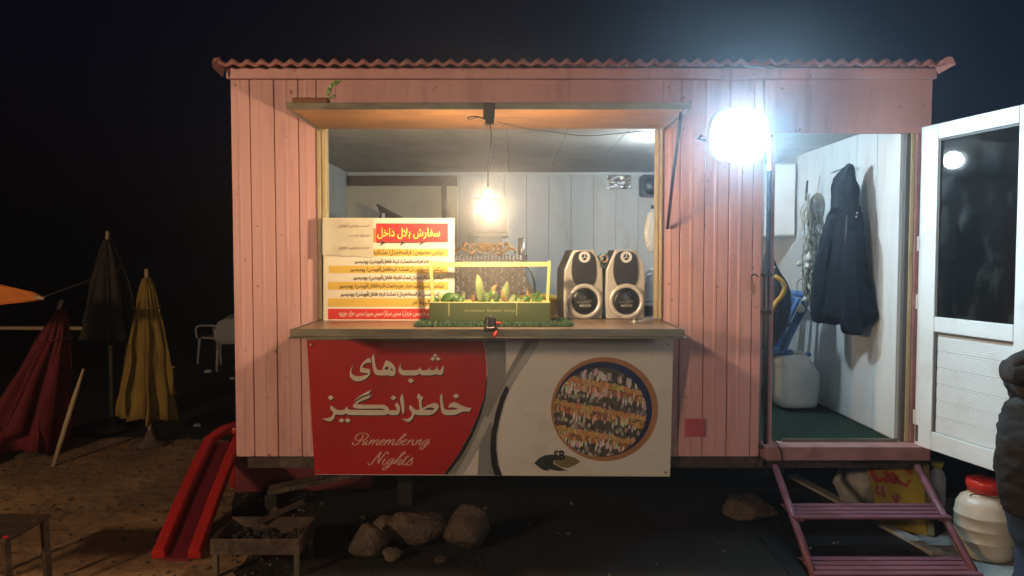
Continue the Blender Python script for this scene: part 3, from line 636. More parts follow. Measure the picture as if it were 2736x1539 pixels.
# big letters, outlines as on the board
def crop(x0, y0, s): return lambda z: [(x0 + a*s, y0 + c*s) for a, c in z]
A_ = crop(920, 930, .1087); B_ = crop(850, 1030, .0854); C_ = crop(1050, 1030, .0854)
LET = [(A_([(215,410),(180,480),(140,560),(135,690),(180,750),(250,800),(350,815),(430,800),(520,760),(590,700),(635,640),(640,540),(620,515),(560,500),(470,490),(445,470),(455,430),(500,385),(570,355),(630,358),(645,380),(655,330),(655,285),(630,250),(580,255),(510,300),(450,360),(400,450),(385,560),(400,590),(460,605),(560,615),(590,625),(580,645),(500,670),(400,690),(300,690),(230,665),(185,620),(172,570),(190,490),(210,440)]), []),
 (A_([(730,130),(690,200),(675,250),(690,400),(715,540),(750,630),(800,660),(870,670),(1000,670),(1060,660),(1110,675),(1180,690),(1230,675),(1260,600),(1265,520),(1230,440),(1180,380),(1110,325),(1040,300),(1010,315),(995,370),(970,440),(940,490),(935,535),(880,545),(820,535),(790,490),(765,410),(750,300),(740,220)]), [A_([(985,505),(1020,455),(1060,450),(1095,485),(1070,520),(1030,535)]), A_([(1135,500),(1170,500),(1215,560),(1150,550)])]),
 (A_([(1395,365),(1360,430),(1335,520),(1345,590),(1390,645),(1450,668),(1600,670),(1750,670),(1810,655),(1850,630),(1880,645),(1920,668),(2000,665),(2100,668),(2180,660),(2240,640),(2290,645),(2350,660),(2395,655),(2430,600),(2445,500),(2440,430),(2415,435),(2390,500),(2365,535),(2310,545),(2295,520),(2300,430),(2270,470),(2240,520),(2190,545),(2120,540),(2105,510),(2125,455),(2090,490),(2050,530),(1990,550),(1920,550),(1890,530),(1870,460),(1845,500),(1800,535),(1720,545),(1560,545),(1440,540),(1400,510),(1385,450)]), []),
 (B_([(400,605),(385,680),(390,750),(450,800),(480,850),(450,930),(390,990),(300,1025),(110,1035),(200,1060),(280,1100),(350,1120),(420,1115),(500,1030),(530,960),(550,890),(620,910),(720,915),(800,910),(880,865),(930,905),(1000,920),(1300,922),(1700,925),(2050,925),(2130,915),(2185,870),(2230,905),(2290,925),(2480,920),(2530,880),(2560,780),(2565,690),(2530,600),(2455,515),(2430,570),(2400,620),(2440,680),(2475,750),(2460,770),(2240,775),(2200,710),(2150,640),(2080,600),(1900,597),(1500,600),(1215,590),(1230,560),(1300,510),(1420,460),(1575,405),(1640,340),(1670,290),(1560,315),(1420,365),(1280,440),(1180,530),(1110,600),(1090,640),(1110,680),(1180,710),(1300,722),(1700,718),(1960,715),(2050,735),(2085,768),(1900,765),(1500,762),(1200,762),(1000,760),(950,740),(925,690),(910,645),(880,680),(830,740),(760,770),(650,765),(560,740),(480,680)]), []),
 (B_([(1680,120),(1560,180),(1400,260),(1250,360),(1150,460),(1120,515),(1180,455),(1290,375),(1430,310),(1590,260),(1630,190)]), []),
 (C_([(290,235),(230,380),(225,430),(250,600),(280,800),(310,910),(355,830),(365,700),(345,480),(320,330)]), []),
 (C_([(540,605),(515,620),(510,730),(560,800),(600,850),(580,940),(530,1000),(440,1040),(255,1050),(340,1085),(430,1130),(520,1135),(590,1070),(640,990),(665,900),(740,920),(900,925),(1150,925),(1250,890),(1340,820),(1400,750),(1450,660),(1420,600),(1370,560),(1290,540),(1200,560),(1100,610),(1000,665),(910,715),(905,600),(895,470),(955,390),(930,360),(830,285),(805,235),(770,300),(750,370),(795,420),(815,550),(830,680),(835,755),(740,762),(660,720),(600,660)]), [C_([(955,755),(1040,715),(1150,680),(1250,695),(1310,740),(1250,760),(1100,762)])]),
 (C_([(1530,235),(1490,310),(1468,350),(1480,500),(1490,650),(1510,780),(1530,850),(1580,890),(1640,920),(1760,925),(1950,915),(2060,865),(2160,820),(2270,808),(2385,818),(2430,760),(2460,695),(2360,690),(2230,660),(2110,600),(2020,550),(1920,515),(1850,525),(1790,570),(1750,630),(1725,690),(1790,680),(1880,680),(1980,705),(2040,735),(1900,758),(1750,765),(1660,760),(1610,720),(1585,640),(1560,480),(1550,330)]), [])]
for d_ in (A_([(2225,130),(2290,175),(2235,230),(2178,180)]), A_([(2170,210),(2230,250),(2185,315),(2112,265)]), A_([(2295,210),(2370,265),(2310,315),(2240,265)]), A_([(1630,735),(1715,797),(1635,860),(1558,800)]),
           B_([(390,300),(495,377),(400,455),(300,380)]), B_([(725,1020),(820,1070),(760,1160),(635,1097)]), B_([(910,1010),(1025,1078),(950,1165),(830,1095)]), B_([(2355,305),(2455,380),(2360,465),(2262,380)]), C_([(1970,245),(2080,325),(1980,410),(1875,330)])):
    LET.append((d_, []))
for pts, holes in LET:
    sh = [(u+2.2, v+3.2) for u, v in pts]
    flat('letter_edge', sh, bshadow, .0026, .0006)
    flat('letter', pts, btext, .004, .0012, holes)
D_ = lambda z: [(930 + a*.0893, 1140 + c*.0893) for a, c in z]
SCR = [[(150,470),(135,500),(200,545),(280,515),(360,440),(420,340),(460,250)],[(420,370),(330,410),(240,390),(220,330),(260,260),(350,200),(480,195),(590,230),(600,290),(540,360),(450,400),(430,410)],[(450,400),(480,460),(430,520),(460,540),(520,500)],
 [(580,400),(530,500),(550,540),(610,520)],[(680,320),(692,330)],[(690,390),(620,540)],[(640,500),(740,400),(780,390),(770,430),(720,540)],[(750,480),(860,395),(920,390),(900,430),(850,520),(880,545),(930,510)],
 [(950,480),(1060,440),(1100,400),(1060,385),(980,440),(960,510),(1000,545),(1080,510)],[(1160,390),(1090,540)],[(1120,490),(1220,395),(1260,400),(1200,540)],[(1230,480),(1340,390),(1390,395),(1320,510),(1340,545),(1420,510)],
 [(1420,510),(1560,380),(1700,270),(1735,225),(1700,215),(1620,290),(1500,430),(1430,520),(1470,545),(1540,500),(1590,420),(1570,395)],[(1610,480),(1720,430),(1760,395),(1720,385),(1640,430),(1600,510),(1640,545),(1740,510)],
 [(1850,390),(1770,530)],[(1810,470),(1900,400),(1960,395)],[(1970,400),(1920,500),(1940,545),(2010,510)],[(2060,322),(2074,334)],[(2090,390),(2020,540)],[(2050,490),(2160,395),(2200,400),(2130,510),(2150,545),(2200,520)],
 [(2440,395),(2360,390),(2260,460),(2230,520),(2280,525),(2380,450),(2450,390)],[(2440,400),(2330,560),(2220,670),(2160,670),(2160,620),(2280,570),(2440,490)],
 [(610,1080),(600,1120),(650,1140),(720,1080),(860,900),(1010,740)],[(1000,750),(930,900),(900,1100)],[(900,1100),(1000,940),(1120,790),(1180,755),(1215,780),(1180,820)],[(1110,960),(1040,1080),(1050,1130),(1120,1110)],[(1160,884),(1172,896)],
 [(1390,970),(1300,960),(1180,1040),(1140,1110),(1190,1110),(1300,1040),(1390,970)],[(1390,970),(1240,1160),(1100,1290),(1040,1280),(1060,1230),(1200,1160),(1380,1080)],[(1380,1080),(1540,920),(1680,810),(1700,760),(1670,755),(1560,870),(1400,1120)],
 [(1450,1050),(1560,980),(1610,975),(1580,1020),(1500,1110),(1520,1140),(1610,1090)],[(1610,1090),(1780,880),(1640,1090),(1660,1140),(1740,1110)],[(1700,920),(1840,870)],[(1740,1110),(1860,1000),(1940,920),(1910,1010),(1920,1060),(1870,1130),(1790,1150),(1760,1110)]]
def strokes(name, paths, mat, parent, pos, w, n=5):
    b = NB()
    for path in paths:
        P = spline([(u, v, 0) for u, v in path], n); L = []
        for i, p in enumerate(P):
            d = P[min(i+1, len(P)-1)] - P[max(i-1, 0)]; d = Vector((d.x, d.y, 0))
            if d.length < 1e-6: d = Vector((1, 0, 0))
            d.normalize(); q = Vector((-d.y, d.x, 0)); ww = w*(.55 + .6*abs(d.y))
            L.append((b.verts.new(pos(p.x+q.x*ww, p.y+q.y*ww)), b.verts.new(pos(p.x-q.x*ww, p.y-q.y*ww))))
        for a, c in zip(L, L[1:]): b.faces.new((a[0], c[0], c[1], a[1]))
    return obj(name, b, mat, parent)
strokes('script_lettering', [D_(s) for s in SCR], bscript, t, lambda u, v: BP(u, v, .004), 1.35)

# =================================================================== ON THE COUNTER
# menu board
t = thing('menu_board', 'white menu board with red header and yellow rows leaning at the window left', 'menu board', W(1040, 855, 4.54))
MY = 4.545
MP = lambda u, v, l=0.0: W(u, v, MY - l)
b = NB(); slab(b, [MP(u, v) for u, v in ((864,582),(1214,583),(1214,860),(864,860))], (0,1,0), .012); obj('board', b, mwhite, t, bevel=.002)
def mflat(name, pts, mat, l=.001, par=None):
    b = NB(); slab(b, [MP(u, v, l) for u, v in pts], (0,-1,0), .0006); return obj(name, b, mat, par or t)
rect = lambda u0, v0, u1, v1: [(u0,v0),(u1,v0),(u1,v1),(u0,v1)]
mflat('red_header', rect(1005,597,1197,648), mred); mflat('orange_tab', rect(996,610,1004.5,648), M('menu_orange', (.6,.28,.05), .5))
for v0, v1, u0 in ((665,685,994),(710,730,879),(753,774,877),(797,819,877)): mflat('yellow_row', rect(u0, v0, 1197, v1), myel)
mflat('red_footer', rect(877,825,1197,853), mred)
mdark = M('menu_arrow', (.06,.05,.04), .5)
for k, u in enumerate((1034,1087,1137)): mflat('arrow', [(u-18,637),(u-11,644),(u,648.5),(u-10,652),(u-20,658.5),(u-14,648)], mdark, .003)
mflat('arrow_line', rect(1007,647,1120,649.5), mdark, .0022)
text('header_lettering', shape('سفارش بلال داخل'), mytext, t, lambda u, v: MP(u, v, .003), (1008,609,1176,639), bold=.022)
ROWS = [('میکس مخصوص : فرانسه/خردل/ نمک/کره', 999, 1185, 675), ('میکس : انار/فرانسه/نمک/ کره/ فلفل/آویشن/ پودرسیر', 947, 1185, 699), ('میکس آلوچه/خردل/نمک/ کره/فلفل/آویشن/ پودرسیر', 936, 1186, 720), ('میکس سزار/خردل/نمک/کره/ فلفل/آویشن/ پودرسیر', 943, 1186, 742),
        ('میکس سس سیر/هزار جزیره/نمک/کره/فلفل/آویشن/ پودرسیر', 906, 1186, 764), ('میکس سس فرانسه/خردل/ نمک/ کره/ فلفل/آویشن/ پودرسیر', 909, 1186, 786), ('میکس آلوچه/ انار', 1100, 1186, 809)]
for s, u0, u1, v in ROWS: text('row_lettering', shape(s), mtext, t, lambda u, v: MP(u, v, .003), (u0, v-8.5, u1, v+8.5), bold=.024)
text('footer_lettering', shape('سس فرانسه/ سس خردل/ سس سزار/ سس سیر/ سس هزار جزیره'), mptext, t, lambda u, v: MP(u, v, .003), (906,829,1186,847), bold=.02)
b = NB(); gx, gy = 12, 10; g = {}
for i in range(gx+1):
    for j in range(gy+1):
        u = 862 + 136*i/gx; v = 584 + 98*j/gy + (6*i/gx if j == gy else 0)
        g[i,j] = b.verts.new(W(u, v, MY-.008 - .006*noise.noise(Vector((u*.05, v*.05, 1))) - (.012*(1-i/2) if i < 2 else 0)))
for i in range(gx):
    for j in range(gy): b.faces.new((g[i,j], g[i+1,j], g[i+1,j+1], g[i,j+1]))
pn = obj('paper_note', b, note, t, True); pn['label'] = 'wrinkled handwritten paper note taped over the board corner'
for s, u0, u1, v in (('سیب زمینی تنوری', 905, 987, 603), ('موجود است', 934, 988, 628), ('سیب زمینی تنوری', 905, 988, 661)):
    text('handwriting', shape(s), penink, pn, lambda u, v: W(u, v, MY-.017), (u0, v-6, u1, v+6), bold=-.006)
# turf mat
t = thing('turf_mat', 'shaggy green artificial grass mat under the planter box', 'mat', (-.1, 4.3, 1.352))
b = NB(); box(b, -.545, .335, 4.12, 4.62, 1.3525, 1.358); obj('mat_base', b, turf, t)
b = NB()
for k in range(7000):
    x = random.uniform(-.55, .345); y = random.uniform(4.10, 4.52) if random.random() < .55 else random.uniform(4.09, 4.2)
    h = random.uniform(.012, .030); a = random.uniform(0, 6.28); d = Vector((math.cos(a), math.sin(a), 0)); q = Vector((-d.y, d.x, 0))*.0018; o0 = Vector((x, y, 1.357))
    v = [b.verts.new(o0-q), b.verts.new(o0+q), b.verts.new(o0+d*h*.7+Vector((0,0,h)))]; b.faces.new(v)
stuff(obj('grass_blades', b, turfb, t))
# planter box
t = thing('planter_box', 'olive wooden planter box with a long carrying handle', 'planter', (-.13, 4.42, 1.36))
PX0, PX1, PY0, PY1, PZ0, PZ1 = W(1147,808,4.28).x, W(1471,808,4.28).x, 4.28, 4.56, 1.372, 1.480
def tb(name, x0, x1, y0, y1, z0, z1, mat, par, bev=.002): b = NB(); box(b, x0, x1, y0, y1, z0, z1); return obj(name, b, mat, par, bevel=bev)
tb('front_board', PX0, PX1, PY0, PY0+.014, PZ0, PZ1-.003, planter, t); tb('back_board', PX0, PX1, PY1-.014, PY1, PZ0, PZ1, planterin, t)
tb('end_board', PX0, PX0+.014, PY0+.0145, PY1-.0145, PZ0, PZ1, planterin, t); tb('end_board', PX1-.014, PX1, PY0+.0145, PY1-.0145, PZ0, PZ1, planterin, t)
tb('front_trim', PX0, PX1, PY0-.001, PY0+.0145, PZ1-.003, PZ1+.002, planterin, t, .001); tb('bottom_board', PX0+.015, PX1-.015, PY0+.015, PY1-.015, PZ0, PZ0+.01, planter, t)
ym = (PY0+PY1)/2
for s, uB, uT in ((0,1157,1150),(1,1462,1468)):
    b = NB(); beam(b, W(uB, 812, ym), W(uT, 697, ym), .032, .018, (1,0,0)); obj('handle_post', b, planterin, t, bevel=.002)
b = NB(); p0, p1 = W(1146, 707, ym), W(1472, 706, ym); beam(b, p0, p1, .022, .028); obj('handle_bar', b, planterin, t, bevel=.003)
tb('soil', PX0+.016, PX1-.016, PY0+.016, PY1-.016, PZ0+.02, PZ1-.028, soil, t, 0)
for u in (1199, 1380): tb('crack_line', W(u,830,PY0).x, W(u,830,PY0).x+.003, PY0-.0015, PY0+.0005, PZ0+.03, PZ1-.004, planterin, t, 0)
text('painted_words', 'lavender flower shop', M('faded_print', (.30, .31, .15), .6), t, lambda u, v: W(u, v, PY0-.0015), (1242, 825, 1376, 836), bold=-.004)
# plants
def leaf(bm, base, tip, w, out, bend=.15, n=7):
    base, tip = Vector(base), Vector(tip); d = tip-base; L = d.length; out = Vector(out).normalized(); s = d.cross(out).normalized(); rows = []
    for i in range(n+1):
        f = i/n; c = base + d*f + out*(bend*L*(4*f*(1-f))*.5 - bend*L*f*f*.4); ww = 1.25*w*(math.sin(math.pi*min(1, f*.93+.05))**.7)*(1 if f < 1 else .05)
        rows.append([bm.verts.new(c - s*ww + out*ww*.25), bm.verts.new(c), bm.verts.new(c + s*ww + out*ww*.25)])
    for a, c in zip(rows, rows[1:]):
        for k in (0, 1): bm.faces.new((a[k], a[k+1], c[k+1], c[k]))
def plant(name, label, leaves, cat='plant'):
    cu = sum(l[0] for l in leaves)/len(leaves); y0 = leaves[0][6] if len(leaves[0]) > 6 else ym
    t = thing(name, label, cat, W(cu, 815, y0))
    for l in leaves:
        u0, v0, u1, v1, w, m = l[:6]; y = l[6] if len(l) > 6 else ym; dy = random.uniform(-.04, .02)
        b = NB(); leaf(b, W(u0, v0, y), W(u1, v1, y+dy), w, (random.uniform(-.3,.3), -1, .3), random.uniform(-.25,.3)); o = obj('leaf', b, m, t, True)
        so = o.modifiers.new('s', 'SOLIDIFY'); so.thickness = .0015
    b = NB(); tube(b, [W(cu, 824, y0), W(cu, 806, y0)], .005, 6); obj('stem', b, leafg, t, True)
    return t
plant('snake_plant', 'tall pale pointed leaf plant near the planter middle', [(1283,815,1277,731,.020,leafp),(1294,815,1292,776,.012,leafg),(1268,815,1262,785,.009,leafd)])
plant('variegated_plant', 'cream and green leaf plant right of the planter middle', [(1344,815,1355,752,.018,leafp),(1332,812,1320,783,.012,leafp),(1300,800,1328,758,.012,leafd),(1352,815,1340,770,.008,leafd)])
plant('white_edged_plant', 'small white-edged drooping leaf plant in the planter middle', [(1290,796,1327,777,.011,leafp),(1310,812,1296,790,.010,leafp),(1318,815,1334,790,.010,leafg),(1304,815,1312,770,.010,leafg),(1358,815,1378,786,.013,leafp)])
plant('bushy_plant', 'low bushy plant with arched leaves at the planter left end', [(1180,812,1212,782,.022,leafg),(1212,812,1190,786,.018,leafp),(1222,815,1240,790,.015,leafg),(1175,815,1160,792,.010,leafg),(1232,815,1241,778,.009,leafp),(1200,815,1205,790,.016,leafg),(1186,800,1172,786,.018,leafp),(1225,806,1212,784,.02,leafg)])
plant('bright_green_plant', 'bright green broad-leaf plant at the planter right end', [(1420,812,1443,776,.013,leafg),(1408,812,1404,788,.018,leafg),(1398,815,1380,797,.012,leafp),(1430,815,1452,790,.012,leafg),(1414,812,1408,770,.007,leafd),(1392,812,1376,788,.016,leafg),(1436,810,1420,784,.014,leafp)])
# speakers
def ringmesh(c, r0, r1, y0, y1, seg=40):
    b = NB(); c = Vector(c); R4 = []
    for r, y in ((r0, y0+.006), (r0, y1), (r1*.96+r0*.04, y1), (r1, y0)):
        R4.append([b.verts.new(c + Vector((r*math.cos(6.28319*k/seg), y, r*math.sin(6.28319*k/seg)))) for k in range(seg)])
    for i in range(4):
        a, d = R4[i], R4[(i+1) % 4]
        for k in range(seg): b.faces.new((a[k], a[(k+1)%seg], d[(k+1)%seg], d[k]))
    return b
def speaker(label, loc, rz):
    t = thing('speaker', label, 'speaker', loc, rz, 'pair of shelf speakers')
    o_ = [(-.122,0),(-.128,.12),(-.124,.31),(-.068,.436),(.066,.436),(.122,.33),(.126,.12),(.120,0)]
    b = NB(); slab(b, [(x, -.02, z) for x, z in o_], (0,1,0), .22); obj('cabinet', b, grille, t, local=True, bevel=.004)
    b = NB(); slab(b, [(x*.995, -.055, z+.001) for x, z in o_], (0,1,0), .0345); obj('front_baffle', b, silver, t, local=True, bevel=.008)
    g_ = smoothpoly([(-.070,.430),(.064,.429),(.081,.286),(.059,.202),(-.055,.203),(-.084,.29)], 2)
    b = NB(); slab(b, [(x, -.066, z) for x, z in g_], (0,1,0), .012); gr = obj('upper_grille', b, grille, t, local=True, bevel=.003)
    b = ringmesh((.0, -.074, .392), .020, .036, 0.007, -.004); obj('tweeter_ring', b, whitepl, t, local=True)
    b = NB(); lathe(b, [(.019,0),(.018,.004),(.010,.009),(.002,.011)], (0, -.067, .392), 20, 'y'); obj('tweeter', b, cone, t, local=True, smooth=True)
    for a in (0, 2.09, 4.19):
        b = NB(); beam(b, (0, -.080, .392), (.024*math.sin(a), -.080, .392+.024*math.cos(a)), .005, .003, (0,1,0)); obj('tweeter_spoke', b, whitepl, t, local=True)
    b = ringmesh((.004, -.062, .112), .085, .113, .008, -.016); obj('woofer_ring', b, silver2, t, local=True, smooth=True)
    b = NB(); lathe(b, [(.086,-.012),(.085,.004),(.074,.012),(.05,.018),(.02,.021),(.002,.022)], (.004, -.060, .112), 32, 'y'); obj('woofer_cover', b, cone, t, local=True, smooth=True)
    vs, fs = glyphs('MD59', .02); b = NB(); vv = [b.verts.new((-.034 + v.x*.029, -.0845, .078 + v.y*.022)) for v in vs]
    for f in fs: b.faces.new([vv[i] for i in f])
    obj('model_lettering', b, logo, t, local=True)
    b = NB()
    for k, (x0, x1, z) in enumerate(((-.046,-.012,.108),(-.036,.030,.102),(.0,.045,.111),(-.05,-.03,.102))): box(b, x0, x1, -.0845, -.0838, z, z+.004+.002*k)
    obj('logo_mark', b, M('logo_dim', (.16, .16, .14), .5), t, local=True)
    return t
s0 = W(1556, 852, 4.69); s1 = W(1669, 852, 4.69)
speaker('silver speaker with black grille nearest the planter box', (s0.x, 4.73, 1.350), R(7))
speaker('silver speaker with black grille nearest the right window jamb', (s1.x, 4.73, 1.350), R(2))
# roll lying on the speakers
t = thing('cardboard_roll', 'cardboard tube end in teal wrap lying between the two speakers', 'roll', W(1612, 700, 4.72))
rc = W(1615, 691, 4.70)
b = NB(); R4 = []
for r, y in ((.019,.0),(.019,.20),(.026,.20),(.026,.0)): R4.append([b.verts.new(rc + Vector((r*math.cos(6.2832*k/24), y, r*math.sin(6.2832*k/24)))) for k in range(24)])
for i in range(4):
    for k in range(24): b.faces.new((R4[i][k], R4[i][(k+1)%24], R4[(i+1)%4][(k+1)%24], R4[(i+1)%4][k]))
obj('tube', b, card, t, True)
b = NB()
for i in range(3):
    pts = []
    for k in range(18):
        a = 6.2832*k/18; r = .029+.004*noise.noise(Vector((k*.7, i*3, 0))); pts.append(rc+Vector((r*math.cos(a), .02+i*.04+.008*math.sin(a*3), r*math.sin(a))))
    tube(b, pts + [pts[0]], .0055, 6)
obj('teal_wrap', b, teal, t, True)
b = NB(); tube(b, spline([rc+Vector((-.022,.01,-.02)), rc+Vector((-.018,-.01,-.045)), rc+Vector((.004,-.012,-.052)), rc+Vector((.02,.0,-.03))], 4), .014, 8); obj('wrap_tail', b, M('dark_teal', (.03, .07, .06), .5), t, True)
# clutter at the right jamb
t = thing('plastic_jug', 'clear plastic jug with handle behind the right window jamb', 'jug', W(1738, 805, 4.98))
jc = W(1740, 806, 4.98)
b = NB(); lathe(b, [(.05,0),(.062,.01),(.064,.10),(.058,.13),(.04,.165),(.03,.19)], jc, 20); obj('body', b, clearpl, t, True)
b = NB(); tube(b, spline([jc+Vector((-.05,-.02,.13)), jc+Vector((-.05,-.03,.175)), jc+Vector((-.01,-.03,.212)), jc+Vector((.03,-.02,.19))], 5), .011, 8); obj('handle', b, clearpl, t, True)
jc2 = Vector((jc.x, jc.y, 1.3505))
t = thing('dark_canister', 'dark ribbed canister under the clear jug by the jamb', 'canister', jc2)
hh = jc.z-1.3505-.002
b = NB(); lathe(b, [(.058,0),(.062,.004)] + [(.062-.003*(k % 2), .006+k*(hh-.034)/8) for k in range(9)] + [(.064,hh-.022),(.064,hh-.012),(.05,hh-.002)], jc2, 22); obj('body', b, M('dark_jar', (.02,.022,.024), .3), t, True)
b = NB(); lathe(b, [(.066,hh-.024),(.068,hh-.02),(.068,hh-.006),(.06,hh)], jc2, 22); obj('lid', b, clearpl, t, True)
t = thing('glass_shaker', 'tiny glass shaker on the counter before the right speaker', 'shaker', W(1697, 862, 4.40))
c0 = Vector((W(1697, 866, 4.35).x, 4.35, 1.3525))
b = NB(); lathe(b, [(.014,0),(.017,.002),(.015,.012),(.012,.018),(.017,.022)], c0, 16); obj('glass', b, clearpl, t, True)
b = NB(); lathe(b, [(.018,.0222),(.018,.028),(.012,.031)], c0, 16); obj('lid', b, alu, t, True)
# hanging plastic bag at the jamb, wall things
t = thing('plastic_bag', 'clear plastic bag hanging inside the right window jamb', 'bag', W(1741, 600, 4.78))
b = NB(); rr = []
for i in range(10):
    f = i/9; v = 562 + 112*f; w = (.012 + .035*math.sin(math.pi*min(1, f*.8+.06)))*(1 if f < .95 else .5); c = W(1744 - 6*math.sin(f*2.6), v, 4.79)
    rr.append([c + Vector((w*math.cos(a)*(1+.25*noise.noise(Vector((a*2, f*6, 0)))), w*.6*math.sin(a), 0)) for a in [6.2832*k/14 for k in range(14)]])
rings_mesh(b, rr); obj('bag_body', b, clearpl, t, True)
b = NB(); p = W(1744, 553, 4.77); box(b, p.x-.010, p.x+.02, 4.76, 4.79, p.z-.012, p.z+.012); obj('hook', b, blackp, t, bevel=.003)
t = thing('wall_speaker', 'dark square speaker box high on the back wall', 'speaker', W(1735, 524, 7.5))
a, c = W(1713, 524, 7.47), W(1772, 466, 7.47)
cornered = [(a.x+.02,a.z),(c.x-.02,a.z),(c.x,a.z+.02),(c.x,c.z-.02),(c.x-.02,c.z),(a.x+.02,c.z),(a.x,c.z-.02),(a.x,a.z+.02)]
b = NB(); slab(b, [(x, 7.47, z) for x, z in cornered], (0,1,0), .128); obj('case', b, M('dark_blue_case', (.02,.03,.05), .45), t, bevel=.006)
b = NB(); lathe(b, [(.095,0),(.09,.006),(.03,.012),(.004,.013)], ((a.x+c.x)/2, 7.469, (a.z+c.z)/2), 28, 'y'); obj('cone', b, cone, t, True)
t = thing('foil_sheet', 'crumpled silver foil sheet stuck on the back wall', 'foil', W(1654, 505, 7.59))
b = NB(); g = {}; a, c = W(1622, 505, 7.585), W(1686, 467, 7.585)
for i in range(15):
    for j in range(10): g[i,j] = b.verts.new((a.x+(c.x-a.x)*i/14, 7.585 - .018*abs(noise.noise(Vector((i*.6, j*.7, 4)))), a.z+(c.z-a.z)*j/9))
for i in range(14):
    for j in range(9): b.faces.new((g[i,j], g[i+1,j], g[i+1,j+1], g[i,j+1]))
obj('foil', b, foil, t)
# extractor duct on the back wall
t = thing('extractor_hood', 'cream extractor box and duct on the back wall behind the bulb', 'extractor', W(1310, 690, 7.3))
wb('box', 1265, 530, 1357, 621, 7.05, .5, ducth, t, .006); wb('flange', 1262, 622, 1358, 631, 7.02, .55, ducth, t, .004); wb('duct', 1276, 632, 1342, 760, 7.12, .4, M('duct_sheet', (.55,.5,.42), .4, var=.2, scale=14, bump=.2), t, .004)

# corn roaster of diamond plate with gilt crest
RY = 5.35
t = thing('corn_roaster', 'diamond-plate corn roaster with gilt crest and chimney pipe', 'roaster', W(1310, 1000, RY))
def rp(u, v, y=RY): return W(u, v, y)
zb = .58
xa, xb = rp(1186, 700).x, rp(1398, 700).x; xw = rp(1432, 800).x
ztop = rp(1300, 698).z; zt2 = rp(1300, 682, RY+.12).z
b = NB(); slab(b, [(xa, RY, ztop), (xb, RY, ztop), (xb+.02, RY, ztop-.1), (xw, RY, ztop-.27), (xw, RY, zb), (xa-.05, RY, zb), (xa-.05, RY, ztop-.27)], (0,1,0), .45); obj('body', b, steel, t, bevel=.004)
b = NB(); hexa(b, [(xa-.01, RY-.012, ztop-.012), (xb+.03, RY-.012, ztop-.012), (xb+.03, RY+.13, zt2-.012), (xa-.01, RY+.13, zt2-.012)], [(xa-.01, RY-.012, ztop+.004), (xb+.03, RY-.012, ztop+.004), (xb+.03, RY+.13, zt2+.004), (xa-.01, RY+.13, zt2+.004)]); obj('top_plate', b, steel, t)
b = NB()   # raised tread lugs
def lugat(c, ax, nn, L=.036, w=.0068, h=.009):
    ax = ax.normalized(); s = ax.cross(nn).normalized(); e0, e1 = c-ax*L/2, c+ax*L/2; q = [b.verts.new(p) for p in (e0, c-s*w, e1, c+s*w, c+nn*h)]
    for i in range(4): b.faces.new((q[i], q[(i+1)%4], q[4]))
nrow = 0; z = ztop-.02
while z > 1.36:
    x = xa-.02
    k = 0
    while x < xb + max(0, (ztop-z)*.24) - .01:
        if x > xa: lugat(Vector((x, RY-.0008, z + (.012 if (k+nrow) % 2 else 0))), Vector((1, 0, 1.2 if (k+nrow) % 2 else -1.2)), Vector((0,-1,0)))
        x += .040; k += 1
    z -= .034; nrow += 1
sl = Vector((0, .142, zt2-ztop)).normalized(); nn = Vector((0, -(zt2-ztop), .142)).normalized()
for j in range(4):
    for k in range(22):
        c = Vector((xa+.01+k*.026, RY-.012, ztop+.0045)) + sl*(.02+j*.032); lugat(c, Vector((1,0,0)) + sl*(1.0 if (k+j) % 2 else -1.0), nn)
stuff(obj('tread_lugs', b, lug, t))
cr_ = rp(1394, 690, RY+.16)
b = NB(); tube(b, [Vector((cr_.x, cr_.y, ztop-.02)), Vector((cr_.x, cr_.y, rp(1394, 636, RY+.16).z))], .026, 20); obj('chimney', b, pipem, t, True)
b = NB(); rr = []
for i in range(12):
    a = R(6 + 83*i/11); rr.append([Vector((xb-.02 + .16*math.sin(a)*.75, y, ztop-.27+ .27*math.cos(a)**.8 - .01)) for y in (RY-.004, RY+.44)] + [Vector((xb-.02 + .15*math.sin(a)*.75, y, ztop-.28+ .265*math.cos(a)**.8 - .01)) for y in (RY+.44, RY-.004)])
rings_mesh(b, rr); obj('rounded_side', b, M('side_sheet', (.30, .29, .2), .35, metal=.6, var=.4, scale=5), t, True)
# crest: swept scrolls and a fan shell
cx0 = rp(1299, 680, RY+.02); px = lambda du, dv: cx0 + Vector((du*RY/F, 0, -dv*RY/F))
def scroll(name, pts, r, mat=gold):
    b = NB(); P = spline([px(a, c) for a, c in pts], 5); n_ = len(P); tube(b, P, [r*(.45 + .75*math.sin(math.pi*min(1, (i+1)/n_*.95))) for i in range(n_)], 8); return obj(name, b, mat, t, True)
for s in (-1, 1):
    scroll('crest_scroll', [(s*8,-3),(s*20,-6),(s*28,-14),(s*26,-23),(s*17,-25),(s*11,-18),(s*15,-12),(s*20,-15)], .0095)
    scroll('crest_scroll', [(s*22,-4),(s*30,-12),(s*38,-8),(s*40,-1),(s*33,1),(s*30,-4)], .009)
    scroll('crest_scroll', [(s*36,-6),(s*48,-6),(s*58,-13),(s*68,-17),(s*77,-13),(s*79,-6),(s*74,-3)], .008)
    scroll('crest_scroll', [(s*46,-8),(s*56,-14),(s*60,-22),(s*57,-29),(s*51,-27),(s*52,-22)], .010)
    scroll('crest_scroll', [(s*24,-14),(s*30,-22),(s*34,-30),(s*38,-22),(s*40,-27),(s*42,-17),(s*36,-10)], .011)
    scroll('corner_ornament', [(s*80-2,20),(s*78-2,30),(s*84-2,38),(s*80-2,46),(s*73-2,44),(s*74-2,38)], .009, rust)
